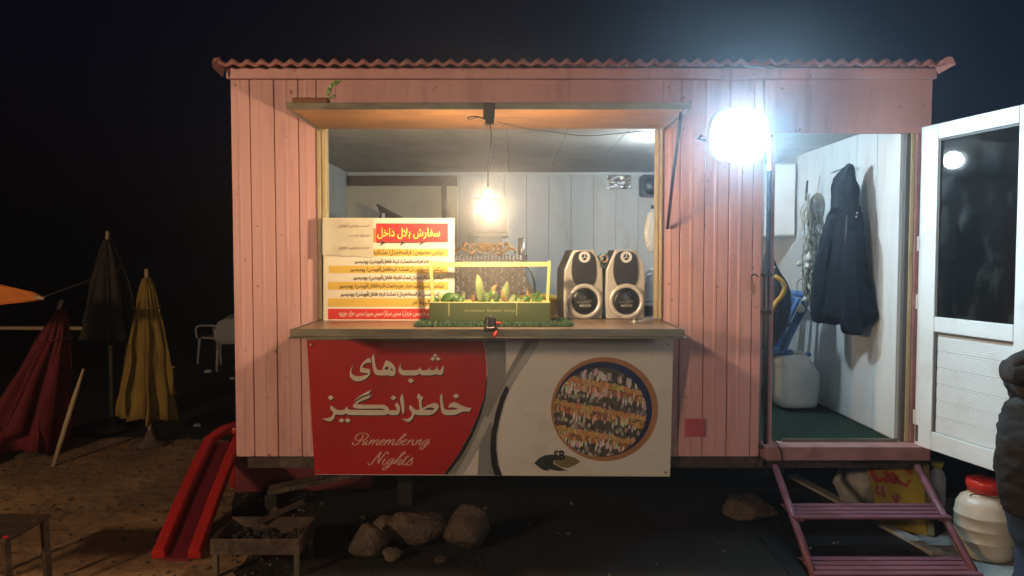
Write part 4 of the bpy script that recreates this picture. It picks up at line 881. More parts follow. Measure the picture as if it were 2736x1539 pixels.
for k in range(7):
    a = R(-66 + 22*k); scroll('shell_rib', [(0,-8),(9*math.sin(a), -8-10*math.cos(a)), (17*math.sin(a), -10-22*math.cos(a)), (21*math.sin(a), -9-24*math.cos(a))], .0115)
# mustard lid-shaped pan behind planter right, black laptop-like case, left inner silhouette bottle
t = thing('mustard_basin', 'mustard plastic basin behind the planter box', 'basin', W(1440, 850, 5.0))
b = NB(); c0 = W(1437, 850, 5.0); c0.z = 1.3505; lathe(b, [(.12,0),(.15,.05),(.172,.10),(.178,.102),(.172,.108),(.12,.13),(.05,.142),(.005,.145)], c0, 32); obj('basin', b, mustard, t, True)
t = thing('black_case', 'black open case tilted up behind the menu board', 'case', W(1040, 700, 6.6))
b = NB(); cy = 6.6; slab(b, [W(u, v, cy) for u, v in ((1007,547),(1020,552),(1080,586),(1080,700),(1012,700),(1012,583),(1015,570))], (0,1,0), .18); obj('lid', b, M('case_black', (.02,.018,.016), .45), t, bevel=.006)
b = NB(); p0 = W(1007, 547, cy-.01); beam(b, p0, W(1080, 586, cy-.01), .03, .02); obj('rim', b, brownfr, t)
wb('bottom', 1015, 700, 1090, 900, 6.5, .4, brownfr, t)
b = NB(); a = W(1024, 570, cy-.02); box(b, a.x-.012, a.x+.012, cy-.02, cy-.001, a.z-.04, a.z); obj('sticker', b, whitepl, t)

# =================================================================== INSIDE THE DOORWAY
t = thing('padlock', 'open padlock with keys on the door pipe', 'padlock', W(2015, 745, 4.53))
b = NB(); a = W(2013, 762, 4.535); tube(b, spline([a+Vector((-.008,0,.02)), a+Vector((-.012,0,.055)), a+Vector((.014,.01,.066)), a+Vector((.034,.02,.05))], 5), .0045, 8); obj('shackle', b, blackp, t, True)
b = NB(); box(b, a.x-.022, a.x-.012, a.y-.006, a.y, a.z-.03, a.z+.02); box(b, a.x-.010, a.x+.008, a.y-.010, a.y-.004, a.z-.055, a.z+.012); obj('key', b, M('brass', (.5,.3,.12), .3, metal=.8), t, bevel=.002)
t = thing('hooded_jacket', 'navy hooded jacket hanging on the wall inside the doorway', 'jacket', W(2262, 440, 5.1))
yj = lambda u: 5.38 - (u-2168)/174*.55
LV = [(436,2262,2276,.02),(450,2248,2281,.05),(475,2232,2283,.08),(510,2222,2287,.10),(540,2226,2291,.10),(556,2224,2294,.09),(575,2215,2299,.10),(620,2203,2303,.11),(680,2192,2309,.12),(740,2183,2317,.12),(800,2176,2330,.12),(840,2172,2342,.12),(862,2174,2318,.10),(868,2178,2306,.05)]
def loftpx(levels, yf, seg=36, rip=.02, seed=0, fold=6):
    rr = []
    for v, ua, ub, th in levels:
        A, B = W(ua, v, yf(ua)), W(ub, v, yf(ub)); B.z = A.z = (A.z+B.z)/2; c = (A+B)/2; ax = (B-A)/2; pn = Vector((-ax.y, ax.x, 0)).normalized()
        if pn.y > 0: pn = -pn
        ring = []
        for k in range(seg):
            a = 6.28319*k/seg; ca, sa = math.cos(a), math.sin(a); e = .75
            rp_ = 1 + rip*3*noise.noise(Vector((ca*fold*.5, sa*2, A.z*1.3+seed)))
            ring.append(c + ax*(abs(ca)**e*(1 if ca > 0 else -1)) + pn*(th/2*(abs(sa)**e*(1 if sa > 0 else -1))*rp_ + .02*math.sin(a*fold + A.z*3)*(th/.12)*.35))
        rr.append(ring)
    return rr
b = NB(); rings_mesh(b, loftpx(LV, yj, rip=.06)); hj = obj('jacket_body', b, navy, t, True, sub=2)
txw = bpy.data.textures.new('wrinkle', 'CLOUDS'); txw.noise_scale = .09; txw.noise_depth = 3
dw = hj.modifiers.new('wrinkle', 'DISPLACE'); dw.texture = txw; dw.strength = .05; dw.texture_coords = 'LOCAL'
b = NB(); tube(b, [W(2262, 575, 4.98), W(2256, 700, 4.99), W(2252, 850, 5.0)], .006, 6); obj('zip', b, gasket, t, True)
b = NB(); rings_mesh(b, loftpx([(566,2218,2240,.07),(620,2202,2232,.09),(700,2183,2220,.10),(780,2171,2212,.10),(850,2170,2210,.09),(864,2174,2206,.07)], lambda u: yj(u)-.05, 20, .08, 3)); obj('sleeve', b, navy, t, True, sub=1)
b = NB(); rings_mesh(b, loftpx([(600,2262,2296,.09),(700,2256,2304,.10),(800,2250,2306,.10),(880,2248,2304,.09),(896,2252,2302,.07)], lambda u: yj(u)-.06, 20, .08, 5)); obj('sleeve', b, navy, t, True, sub=1)
b = NB(); 
for k in range(2): p = W(2289-2*k, 569+10*k, 5.02-.09); box(b, p.x-.005, p.x+.005, p.y-.004, p.y, p.z-.006, p.z+.006)
obj('stud', b, whitepl, t)
b = NB(); tube(b, [W(2222, 462, 5.35), W(2232, 458, 5.3), W(2258, 448, 5.22), W(2272, 440, 5.4)], .006, 6); obj('hook', b, M('green_hook', (.03,.10,.10), .4), t, True)
t = thing('garlic_braid', 'hanging braid of dried garlic with loose stalks inside the doorway', 'garlic', W(2175, 520, 5.62))
b = NB(); gy = 5.58
for k in range(190):
    u = random.gauss(2172, 11); v = random.uniform(515, 790); s = random.choice((-1, 1)); p = [W(u, v, gy-random.uniform(0,.07)), W(u+s*random.uniform(2,14), v+random.uniform(10,30), gy-random.uniform(0,.10)), W(u+s*random.uniform(-4,12), v+random.uniform(32,66), gy-random.uniform(0,.08))]
    tube(b, spline(p, 3), [.0045,.006,.006,.005,.004,.003,.002], 5)
for k in range(14):
    u = 2160 + k*2.6; tube(b, spline([W(u, 600, gy-.02), W(2164+k*3, 545, gy-.05), W(2176+k*1.2, 522-6*math.sin(k/13*3.14), gy-.05), W(2190+k*.8, 560+k*4, gy-.04)], 4), .0048, 5)
stuff(obj('dry_stalks', b, strawm, t, True))
for u, v, r in ((2161,690,.034),(2158,712,.026),(2176,700,.024),(2139,825,.034),(2150,800,.020),(2134,706,.020)):
    b = NB(); c = W(u, v, gy-.10); lathe(b, [(.003,r*1.5),(r*.2,r*1.1),(r*.55,r*.75),(r,r*.05),(r*.85,-r*.55),(r*.35,-r*.85),(.002,-r*.8)], c, 14); obj('garlic_bulb', b, garlic, t, True)
b = NB(); tube(b, spline([W(2180, 525, gy), W(2186, 500, gy), W(2190, 470, gy+.02)], 4), .004, 6); obj('string', b, ropem, t, True)
t = tag(bpy.data.objects.new('wall_strap', None), 'narrow dark strap hanging beside the garlic braid', 'strap'); COL.objects.link(t); t.location = W(2155, 535, 5.75)
b = NB(); hexa(b, [W(2151, 536, 5.75), W(2156, 536, 5.75), W(2160, 482, 5.75), W(2156, 482, 5.75)], [p + Vector((0,.012,0)) for p in (W(2151, 536, 5.75), W(2156, 536, 5.75), W(2160, 482, 5.75), W(2156, 482, 5.75))]); obj('strap', b, navy, t)
t = thing('wall_cabinet', 'pale box cabinet on the wall seen through the doorway top', 'cabinet', W(2090, 633, 6.2))
a, c = W(1985, 632, 6.3), W(2127, 437, 6.3); b = NB(); box(b, a.x, c.x, 6.3, 6.7, a.z, c.z); obj('body', b, whitep, t, bevel=.008)
b = NB(); box(b, (a.x+c.x)/2, c.x-.01, 6.288, 6.2985, a.z+.01, c.z-.01); obj('front_door', b, whitep, t, bevel=.006)
t = thing('dark_box', 'dark grey low box behind the blue chair', 'cabinet', W(2100, 1040, 6.6))  # plain dark grey box added where the background reads dark
a, c = W(1990, 1040, 6.55), W(2168, 838, 6.55); b = NB(); box(b, a.x, c.x, 6.55, 7.1, .58, c.z); obj('body', b, darkbox, t, bevel=.01)
b = NB(); box(b, a.x+.02, c.x-.012, 6.535, 6.549, .64, c.z-.05); obj('front_door', b, darkbox, t, bevel=.006)
# blue plastic chair, turned left, with a jacket on its back
t = thing('blue_chair', 'blue plastic chair just inside the doorway', 'chair', (1.85, 5.85, .578))
ch = lambda u, v, y=5.80: W(u, v, y)
xs_ = ch(2062, 930).x
for y in (5.60, 6.04):
    b = NB(); tube(b, [(xs_+.10, y, .579), (xs_+.045, y, 1.02)], [.022,.028], 8); obj('leg', b, bluepl, t, True)
    b = NB(); tube(b, [(xs_-.46, y, .579), (xs_-.42, y, 1.02)], [.022,.028], 8); obj('leg', b, bluepl, t, True)
    b = NB(); tube(b, spline([(xs_+.0, y, 1.0), (xs_+.06, y, 1.13), (xs_+.19, y, 1.40), (xs_+.21, y, 1.46)], 4), [.024]*13, 8); obj('back_post', b, bluepl, t, True)
    b = NB(); tube(b, spline([(xs_+.10, y, 1.22), (xs_-.1, y, 1.26), (xs_-.4, y, 1.24), (xs_-.43, y, 1.02)], 4), .02, 8); obj('arm', b, bluepl, t, True)
b = NB(); box(b, xs_-.47, xs_+.09, 5.58, 6.06, 1.0, 1.035); obj('seat', b, bluepl, t, bevel=.012)
for k in range(4):
    y = 5.66 + k*.107; b = NB(); tube(b, spline([(xs_+.03, y, 1.03), (xs_+.07, y, 1.14), (xs_+.195, y, 1.42)], 4), .018, 6); obj('back_slat', b, bluepl, t, True)
b = NB(); tube(b, [(xs_+.20, 5.59, 1.45), (xs_+.20, 6.05, 1.45)], .026, 8); obj('top_rail', b, bluepl, t, True)
t = thing('striped_jacket', 'black jacket with a yellow sleeve stripe draped over the blue chair', 'jacket', (xs_+.1, 5.7, 1.4))
b = NB(); LJ = [(682,2030,2062,.10),(700,2026,2066,.16),(728,2022,2078,.20),(750,2018,2097,.22),(780,2016,2108,.24),(820,2016,2110,.24),(860,2016,2101,.22),(900,2014,2080,.20),(935,2014,2066,.16)]
rings_mesh(b, loftpx(LJ, lambda u: 5.52, 28, .07, 8)); obj('jacket_body', b, blackf, t, True, sub=1)
b = NB(); q = [(2070,738,.0),(2086,750,0),(2096,768,0),(2088,790,0),(2074,806,0),(2062,826,0)]
P = [W(u, v, 5.395 - .0*i) for i, (u, v, _) in enumerate(q)]; 
for i, p in enumerate(P): p.y = 5.392 + (.012 if i in (0,) else 0)
tube(b, spline(P, 4), .018, 8); obj('sleeve_stripe', b, yelst, t, True)
t = thing('jerry_can', 'white milky plastic jerry can on the kiosk floor', 'jerry can', W(2138, 1092, 5.62))
jy = 5.55; jr = []
for v, ua, ub, th in ((1093,2092,2180,.20),(1088,2086,2188,.24),(1070,2083,2192,.26),(1020,2083,2195,.26),(995,2084,2194,.26),(985,2087,2186,.255),(978,2083,2176,.25),(962,2086,2170,.24),(952,2090,2166,.22),(949,2096,2160,.16)):
    jr.append((v, ua, ub, th))
b = NB(); rr = []
for v, ua, ub, th in jr:
    A, B = W(ua, v, jy), W(ub, v, jy); c = (A+B)/2; hx_ = (B.x-A.x)/2
    rr.append([Vector((c.x + hx_*(abs(math.cos(a))**.45*(1 if math.cos(a) > 0 else -1)), jy+.1 + th/2*(abs(math.sin(a))**.45*(1 if math.sin(a) > 0 else -1)), c.z)) for a in [6.28319*(k+.5)/32 for k in range(32)]])
rings_mesh(b, rr); obj('body', b, jerry, t, True, sub=1)
b = NB(); p0 = W(2105, 952, jy+.1); tube(b, spline([p0, p0+Vector((.01,0,.03)), p0+Vector((.10,0,.03)), p0+Vector((.12,0,0))], 4), .011, 8); obj('handle', b, jerry, t, True)
b = NB(); lathe(b, [(.024,0),(.024,.02),(.02,.026)], W(2158, 951, jy+.1), 16); obj('cap', b, bluepl, t, True)

# =================================================================== STAIRS AND THINGS AT THE RIGHT
t = thing('door_steps', 'pink welded metal step ladder below the doorway', 'steps', (2.06, 4.2, 0))
sx0, sx1 = 1.625, 2.50
top, bot = Vector((0, 4.515, .45)), Vector((0, 3.86, -.0))
for x in (sx0, sx1):
    b = NB(); tube(b, [Vector((x, 4.515, .452)), Vector((x, 3.90, .02))], .021, 12); obj('stringer', b, stairp, t, True)
    b = NB(); box(b, x-.025, x+.025, 3.87, 3.93, 0, .02); obj('foot', b, stairp, t)
for y, z in ((4.29, .250), (4.00, .045)):
    for k in range(4):
        b = NB(); beam(b, (sx0-.01, y-.10+k*.056, z+.003*k), (sx1+.02, y-.10+k*.056, z+.003*k), .046, .014); obj('tread_bar', b, stairp, t, bevel=.003)
    for x in (sx0+.035, sx1-.035):
        b = NB(); beam(b, (x, y-.11, z-.016), (x, y+.09, z-.004), .03, .012); obj('tread_bracket', b, stairp, t)
t = thing('black_sheet', 'flat black sheet lying on the ground under the steps', 'mat', (2.0, 4.5, .004))  # flat black sheet laid where the ground reads black
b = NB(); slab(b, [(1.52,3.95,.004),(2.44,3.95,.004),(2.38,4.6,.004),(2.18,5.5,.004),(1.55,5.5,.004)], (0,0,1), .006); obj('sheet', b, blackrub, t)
t = thing('pale_strip', 'pale narrow strip on the ground beside the yellow board', 'plank', (2.35, 4.8, .012))  # thin pale bar laid along a pale line of ground
b = NB(); beam(b, (2.47, 4.22, .024), (2.20, 5.75, .024), .075, .022); obj('board', b, stripm, t, bevel=.003)
t = thing('yellow_board', 'leaning yellow painted sign board with red lettering under the door sill', 'sign', G(2470, 1440))
q0, q1, q2, q3 = W(2309, 1222, 4.86), W(2470, 1222, 4.80), G(2538, 1462), G(2352, 1430)
q3 = Vector((q0.x+.02, 4.66, .012)); q2 = Vector((2.60, 4.52, .012))
yn = (q1-q0).cross(q3-q0).normalized()
if yn.y > 0: yn = -yn
b = NB(); slab(b, [q0, q1, q2, q3], -yn, .015); obj('board', b, ysign, t)
YP = lambda u, v, l=.002: onplane(u, v, q0 + yn*l, yn)
b = NB(); beam(b, q1+yn*.004, q2+yn*.004, .035, .03); obj('side_frame', b, oliveb, t)
strokes('red_lettering', [[(2325,1234),(2330,1262),(2345,1285),(2362,1278),(2370,1290)],[(2362,1258),(2378,1280),(2388,1290),(2396,1272)],[(2380,1262),(2400,1285),(2418,1296),(2432,1300),(2428,1282)],[(2330,1240),(2348,1236),(2352,1252)],[(2436,1290),(2450,1312),(2470,1328)],[(2420,1250),(2434,1266)]], signred, t, YP, 6)
strokes('magenta_lettering', [[(2345,1296),(2340,1312),(2352,1322),(2366,1318)],[(2384,1324),(2396,1342),(2408,1330),(2414,1348)],[(2356,1300),(2362,1330)],[(2392,1318),(2400,1336)],[(2372,1385),(2384,1402),(2402,1396)],[(2450,1400),(2470,1418),(2484,1410)]], signmag, t, YP, 3.2)
t = thing('silver_sack', 'crumpled silver sack behind the yellow board', 'sack', G(2300, 1345))
b = NB(); sc_ = G(2290, 1348); bmesh.ops.create_icosphere(b, subdivisions=4, radius=1)
for v in b.verts:
    p = v.co.copy(); d = 1 + .16*noise.noise(p*2.2) + .08*noise.noise(p*6); v.co = Vector((p.x*.17*d*(1-.25*p.z), p.y*.15*d, p.z*.21*d+.20)) + sc_ + Vector((.03, 0, 0))
for v in b.verts: v.co.z = max(v.co.z, .003)
obj('sack', b, sackm, t, True)
t = thing('lidded_jar', 'big cloudy plastic jar with a red lid on the concrete', 'jar', G(2626, 1490))
jc = G(2626, 1484); jc.z = .009
b = NB(); lathe(b, [(.118,0),(.146,.008),(.154,.04),(.153,.098),(.156,.102),(.153,.106),(.153,.168),(.156,.172),(.153,.176),(.153,.238),(.156,.242),(.152,.246),(.145,.30),(.125,.335),(.098,.352),(.086,.358),(.086,.375)], jc, 40); obj('body', b, jarm, t, True)
b = NB(); lathe(b, [(.088,.372),(.092,.374),(.092,.398)] + [(.096,.400),(.098,.404),(.098,.436),(.092,.444),(.01,.446)], jc, 40); obj('lid', b, redlid, t, True)
b = NB(); tube(b, spline([jc+Vector((-.10,-.02,.352)), jc+Vector((-.085,-.06,.375)), jc+Vector((0,-.10,.366)), jc+Vector((.09,-.06,.36)), jc+Vector((.13,-.04,.33))], 6), .0035, 6); obj('carry_wire', b, iron, t, True)
t = thing('white_bottle', 'white bottle with a yellow cap behind the steps', 'bottle', G(2500, 1345))
bc = G(2500, 1352); bc.z = .009
b = NB(); lathe(b, [(.05,0),(.058,.01),(.058,.19),(.045,.235),(.028,.255),(.028,.27)], bc, 20); obj('body', b, whitepl, t, True)
b = NB(); lathe(b, [(.026,.262),(.034,.264),(.043,.30),(.040,.304),(.01,.305)], bc, 16); obj('cap', b, yelcap, t, True)

# person at the right edge, facing away to the right
def skinmesh(name, V, E, mat, parent=None, sub=2):
    me = bpy.data.meshes.new(name); me.from_pydata([v[:3] for v in V], E, []); me.materials.append(mat)
    o = bpy.data.objects.new(name, me); COL.objects.link(o)
    if parent is not None: place(o, parent)
    md = o.modifiers.new('skin', 'SKIN'); md.use_smooth_shade = True
    for i, v in enumerate(V):
        sv = me.skin_vertices[0].data[i]; r = v[3]; sv.radius = r if isinstance(r, tuple) else (r, r); sv.use_root = (i == 0)
    s = o.modifiers.new('sub', 'SUBSURF'); s.levels = sub; s.render_levels = sub
    return o
PXc, PYc = 2.345, 3.22
def pv(x, y, z, r): return (PXc+x, PYc+y, z, r)
V = [pv(.02,0,.80,.085), pv(.02,0,.95,.10), pv(.03,0,1.10,.125), pv(.06,0,1.22,.08), pv(.09,0,1.29,.045), pv(.115,0,1.345,.06), pv(.125,0,1.42,.082), pv(.12,0,1.475,.06),
     pv(.03,-.08,.68,.055), pv(.02,-.09,.42,.048), pv(-.02,-.095,.10,.036), pv(.06,-.10,.035,.03), pv(.03,.08,.68,.055), pv(.04,.09,.42,.048), pv(.01,.095,.10,.036), pv(.09,.10,.035,.03),
     pv(.05,-.15,1.19,.05), pv(.06,-.20,.97,.038), pv(.17,-.19,.80,.028), pv(.21,-.185,.75,.03), pv(.05,.15,1.19,.05), pv(.06,.20,.97,.038), pv(.17,.19,.80,.028), pv(.21,.185,.75,.03)]
Ed = [(0,1),(1,2),(2,3),(3,4),(4,5),(5,6),(6,7),(0,8),(8,9),(9,10),(10,11),(0,12),(12,13),(13,14),(14,15),(3,16),(16,17),(17,18),(18,19),(3,20),(20,21),(21,22),(22,23)]
hand = 19
for s, hb in ((-1, 19), (1, 23)):
    hx, hy, hz = .21, s*.185, .75
    for j, (dx, dz, L) in enumerate(((.03,-.004,.04),(.022,-.022,.05),(.010,-.03,.052),(-.004,-.03,.042))):
        a = len(V); V.append(pv(hx+dx*.8, hy+(j-1.5)*.017, hz-.02+dz*.5, .009)); V.append(pv(hx+dx*1.1+.006, hy+(j-1.5)*.018, hz-.02+dz-L*.5, .008)); V.append(pv(hx+dx*.9, hy+(j-1.5)*.018, hz-.025+dz-L, .007)); Ed += [(hb, a), (a, a+1), (a+1, a+2)]
    a = len(V); V.append(pv(hx+.028, hy-s*.03, hz-.008, .011)); V.append(pv(hx+.045, hy-s*.04, hz-.035, .009)); Ed += [(hb, a), (a, a+1)]
person = skinmesh('person', V, Ed, skin); tag(person, 'person in a dark hooded jacket and jeans at the right picture edge, back turned', 'person')
Vj = [pv(-.02,0,.57,(.155,.155)), pv(-.03,0,.70,(.165,.165)), pv(-.04,0,.84,(.168,.168)), pv(-.035,0,.98,(.17,.17)), pv(.0,0,1.10,(.165,.165)), pv(.04,0,1.19,(.125,.125)), pv(.075,0,1.25,(.085,.085)),
      pv(.03,-.16,1.16,.085), pv(.05,-.225,.97,.068), pv(.12,-.21,.80,.055), pv(.03,.16,1.16,.085), pv(.05,.225,.97,.068), pv(.14,.20,.83,.05)]
jk = skinmesh('jacket', Vj, [(0,1),(1,2),(2,3),(3,4),(4,5),(5,6),(5,7),(7,8),(8,9),(5,10),(10,11),(11,12)], camom, person)
tx = bpy.data.textures.new('cloth_folds', 'CLOUDS'); tx.noise_scale = .10; tx.noise_depth = 1; dsp = jk.modifiers.new('folds', 'DISPLACE'); dsp.texture = tx; dsp.strength = .07; dsp.texture_coords = 'LOCAL'
tx2 = bpy.data.textures.new('cloth_creases', 'CLOUDS'); tx2.noise_scale = .03; sb2 = jk.modifiers.new('sub2', 'SUBSURF'); sb2.levels = 2; sb2.render_levels = 2; ds2 = jk.modifiers.new('creases', 'DISPLACE'); ds2.texture = tx2; ds2.strength = .022; ds2.texture_coords = 'LOCAL'
hd = skinmesh('hood', [pv(-.125,-.08,1.235,.055), pv(-.150,0,1.235,.062), pv(-.125,.08,1.235,.055), pv(-.06,.12,1.25,.05), pv(-.06,-.12,1.25,.05), pv(-.095,0,1.295,.052), pv(-.03,-.06,1.31,.045), pv(-.03,.06,1.31,.045)], [(0,1),(1,2),(2,3),(0,4),(1,5),(5,6),(5,7)], camom, person)
sh2 = hd.modifiers.new('sub2', 'SUBSURF'); sh2.levels = 1; sh2.render_levels = 1
d2 = hd.modifiers.new('folds', 'DISPLACE'); d2.texture = tx; d2.strength = .045; d2.texture_coords = 'LOCAL'
b = NB()
for sy, kx in ((-1, 0), (1, .03)):
    tube(b, spline([(PXc+.0, PYc+sy*.075, .80), (PXc+.0, PYc+sy*.082, .66), (PXc+.005+kx*.4, PYc+sy*.088, .52), (PXc+.01+kx, PYc+sy*.092, .40), (PXc-.005+kx*.7, PYc+sy*.096, .22), (PXc-.015+kx*.4, PYc+sy*.10, .055)], 3), [.10,.105,.108,.106,.102,.097,.092,.088,.084,.080,.076,.073,.071,.071,.072,.074], 18)
tr_ = obj('trousers', b, jeans, person, True, sub=1); d3 = tr_.modifiers.new('folds', 'DISPLACE'); d3.texture = tx; d3.strength = .025; d3.texture_coords = 'LOCAL'
for y, x in ((-.10, 0), (.10, .03)):
    skinmesh('shoe', [pv(x-.05,y,.045,.042), pv(x+.05,y,.045,.045), pv(x+.15,y,.035,.032)], [(0,1),(1,2)], shoem, person)
b = NB(); bmesh.ops.create_icosphere(b, subdivisions=3, radius=.1)
for v in b.verts: v.co = Vector((v.co.x*.98, v.co.y*.86, v.co.z*1.05)); v.co *= 1 + .06*noise.noise(v.co*30)
for v in list(b.verts):
    if v.co.x > .045 and v.co.z < .05: v.co.x = .045
for v in b.verts: v.co += Vector((PXc+.105, PYc, 1.435))
obj('hair', b, hairm, person, True)
b = NB()
for y in (-.03, .03): lathe(b, [(.002,.011),(.010,.004),(.011,0),(.010,-.004),(.002,-.011)], (PXc+.198, PYc+y, 1.425), 10)
obj('eye', b, whitepl, person, True)
b = NB(); tube(b, [(PXc+.195, PYc, 1.43), (PXc+.222, PYc, 1.40), (PXc+.20, PYc, 1.392)], [.008,.013,.008], 8); obj('nose', b, skin, person, True)
b = NB(); tube(b, [(PXc+.188, PYc-.025, 1.368), (PXc+.198, PYc, 1.366), (PXc+.188, PYc+.025, 1.368)], .006, 6); obj('mouth', b, M('lips', (.35,.13,.11), .5), person, True)
for s in (-1, 1): b = NB(); lathe(b, [(.004,.026),(.014,.014),(.016,0),(.010,-.02),(.003,-.026)], (PXc+.115, PYc+s*.084, 1.41), 10, sq=(1,.5)); obj('ear', b, skin, person, True)

# =================================================================== LEFT YARD
# red slide beside the kiosk
t = thing('red_slide', 'red plastic slide with two raised side rails beside the kiosk', 'slide', (-2.0, 4.5, 0))
def slp(x, f): return Vector((x + (-.17)*f, 4.16 + 1.15*f, .015 + .375*f + .02*math.sin(f*3.1)))
for x in (-2.02, -1.815):
    b = NB(); P = [slp(x, i/10) for i in range(11)]; P += [P[-1] + Vector((.05,.14,.04)), P[-1] + Vector((.20,.42,.06))]; rr = []
    for i, p in enumerate(P):
        q = P[min(i+1, len(P)-1)] - P[max(i-1, 0)]; q.normalize(); sd = Vector((1, .15, 0)).normalized(); up = sd.cross(q).normalized()
        rr.append([p + sd*a*.036 + up*c for a, c in ((-1,0),(1,0),(1,.045),(.72,.058),(-.72,.058),(-1,.045))])
    rings_mesh(b, rr); obj('side_rail', b, slidem, t, bevel=.006)
b = NB(); rr = [[slp(x, i/10) + Vector((0,0,z)) for x, z in ((-1.985,-.018),(-1.85,-.018),(-1.85,.006),(-1.985,.006))] for i in range(11)]; rings_mesh(b, rr); obj('chute', b, M('slide_bed', (.16,.012,.02), .5, var=.3, scale=4), t)
b = NB(); e = slp(-1.98, 1); hexa(b, [e+Vector((.0,.16,.02)), e+Vector((.75,.16,.02)), e+Vector((.75,.16,.075)), e+Vector((.0,.16,.075))], [e+Vector((.0,.95,.02)), e+Vector((.75,.95,.02)), e+Vector((.75,.95,.10)), e+Vector((.0,.95,.10))]); obj('platform', b, slidem, t, bevel=.015)
b = NB(); hexa(b, [e+Vector((.10,.10,-.40)), e+Vector((1.1,.18,-.40)), e+Vector((1.1,.18,.01)), e+Vector((.10,.10,.01))], [e+Vector((.10,.12,-.40)), e+Vector((1.1,.20,-.40)), e+Vector((1.1,.20,.01)), e+Vector((.10,.12,.01))]); obj('side_panel', b, M('slide_bed', (.16,.012,.02), .5), t)
for dx, dy in ((.05,.2),(.7,.2),(.05,.9),(.7,.9)):
    b = NB(); tube(b, [Vector((e.x+dx, e.y+dy, 0)), Vector((e.x+dx, e.y+dy, e.z+.02))], .028, 8); obj('leg', b, slidem, t, True)
# folded parasols
def parasol(name, label, base, zt, zb_, rb, mat, fl=9, lean=(0,0), polem=woodp, top=1.0):
    t = thing(name, label, 'parasol', base, 0, 'folded parasols in the yard'); base = Vector(base); rnd = random.Random(int(rb*1000)+fl); nf = fl+2
    for q in range(nf):
        a0 = 6.28319*q/nf + rnd.uniform(-.25,.25); L = rnd.uniform(.80, 1.06); rk = rb*rnd.uniform(.62, 1.08); wk = rb*rnd.uniform(.55, .95); ph = rnd.uniform(0, 6); nfold = rnd.uniform(1.2, 2.4)
        b = NB(); g = {}; NS, NF = 12, 18
        for i in range(NF+1):
            f = i/NF; z = zt + (zb_-zt)*f*L
            for j in range(NS+1):
                sj = 2*j/NS-1; r = .03 + rk*f**.85*(.85 + .15*math.cos(f*3+ph)); tw = (.018 + wk*f**.8)*sj
                r += (.045*math.sin(nfold*3.14*sj + ph + f*1.5)*f + .04*noise.noise(Vector((sj*2+ph, f*3.5, q)))*(.2+f) + .012*noise.noise(Vector((sj*7, f*11, q+ph)))) * rb/.22
                drop = -.05*f**2*abs(noise.noise(Vector((sj*2.5, q*2.3, ph))))*4*rb - .5*rb*f*sj*sj*.25
                c = base + Vector((lean[0]*(1-f), lean[1]*(1-f), z + drop)); ca, sa = math.cos(a0), math.sin(a0)
                g[i,j] = b.verts.new(c + Vector((ca*r - sa*tw, sa*r + ca*tw, 0)))
        for i in range(NF):
            for j in range(NS): b.faces.new((g[i,j], g[i+1,j], g[i+1,j+1], g[i,j+1]))
        o = obj('canopy_flap', b, mat, t, True); so = o.modifiers.new('s', 'SOLIDIFY'); so.thickness = .004
    b = NB(); tube(b, [base, base+Vector((lean[0]*.5, lean[1]*.5, (zt+.06)*.6)), base+Vector((lean[0], lean[1], zt+.08))], .018, 8); obj('pole', b, polem, t, True)
    b = NB(); zz = zt + (zb_-zt)*.22; tube(b, [base + Vector((lean[0]*.78 + (.052+rb*.28)*math.cos(6.2832*k/16), lean[1]*.78 + (.052+rb*.28)*math.sin(6.2832*k/16), zz + .012*math.sin(k))) for k in range(17)], .009, 6); obj('tie_strap', b, mat, t, True)
    b = NB(); lathe(b, [(.16,0),(.17,.03),(.05,.06),(.03,.14)], base, 16); obj('base', b, stonem, t, True)
    return t
by = G(402, 1190); parasol('yellow_parasol', 'folded yellow canvas parasol in the yard left of the kiosk', (by.x, by.y, 0), W(400, 742, by.y).z, W(400, 1105, by.y).z, .215, yelcl, 7)
by = G(70, 1215); parasol('red_parasol', 'folded dark red parasol at the far left', (by.x, by.y, 0), W(160, 825, by.y).z, W(90, 1195, by.y).z, .30, redcv, 5, lean=(W(165, 825, by.y).x - by.x, 0))
by = G(300, 1150); parasol('dark_parasol', 'tall folded dark brown parasol behind the yellow one', (by.x, by.y, 0), W(300, 640, by.y).z, W(300, 900, by.y).z, .21, olcv, 5)
# orange tarp tip with rope
t = thing('orange_tarp', 'orange tarp corner tied with a rope at the left edge', 'tarp', W(60, 785, 5.4))
b = NB(); g = {}; n_ = 12
for i in range(n_+1):
    f = i/n_; u = -170 + 285*f; va = 735 + 52*f**1.4; vb = 835 - 32*f**.9
    if i == n_: va, vb = 793, 799
    for j in range(5): g[i,j] = b.verts.new(W(u, va + (vb-va)*j/4, 5.4 + .05*noise.noise(Vector((i*.5, j, 0)))))
for i in range(n_):
    for j in range(4): b.faces.new((g[i,j], g[i+1,j], g[i+1,j+1], g[i,j+1]))
o = obj('canvas', b, orcv, t, True); so = o.modifiers.new('s', 'SOLIDIFY'); so.thickness = .006
b = NB(); tube(b, [W(92, 793, 5.39), W(118, 798, 5.39)], [.016,.012], 8); obj('tied_corner', b, railm, t, True)
b = NB(); by = G(300, 1150); tube(b, spline([W(112, 795, 5.4), W(230, 752, 6.2), W(330, 715, by.y-.1)], 6), .004, 5); obj('rope', b, ropem, t, True)
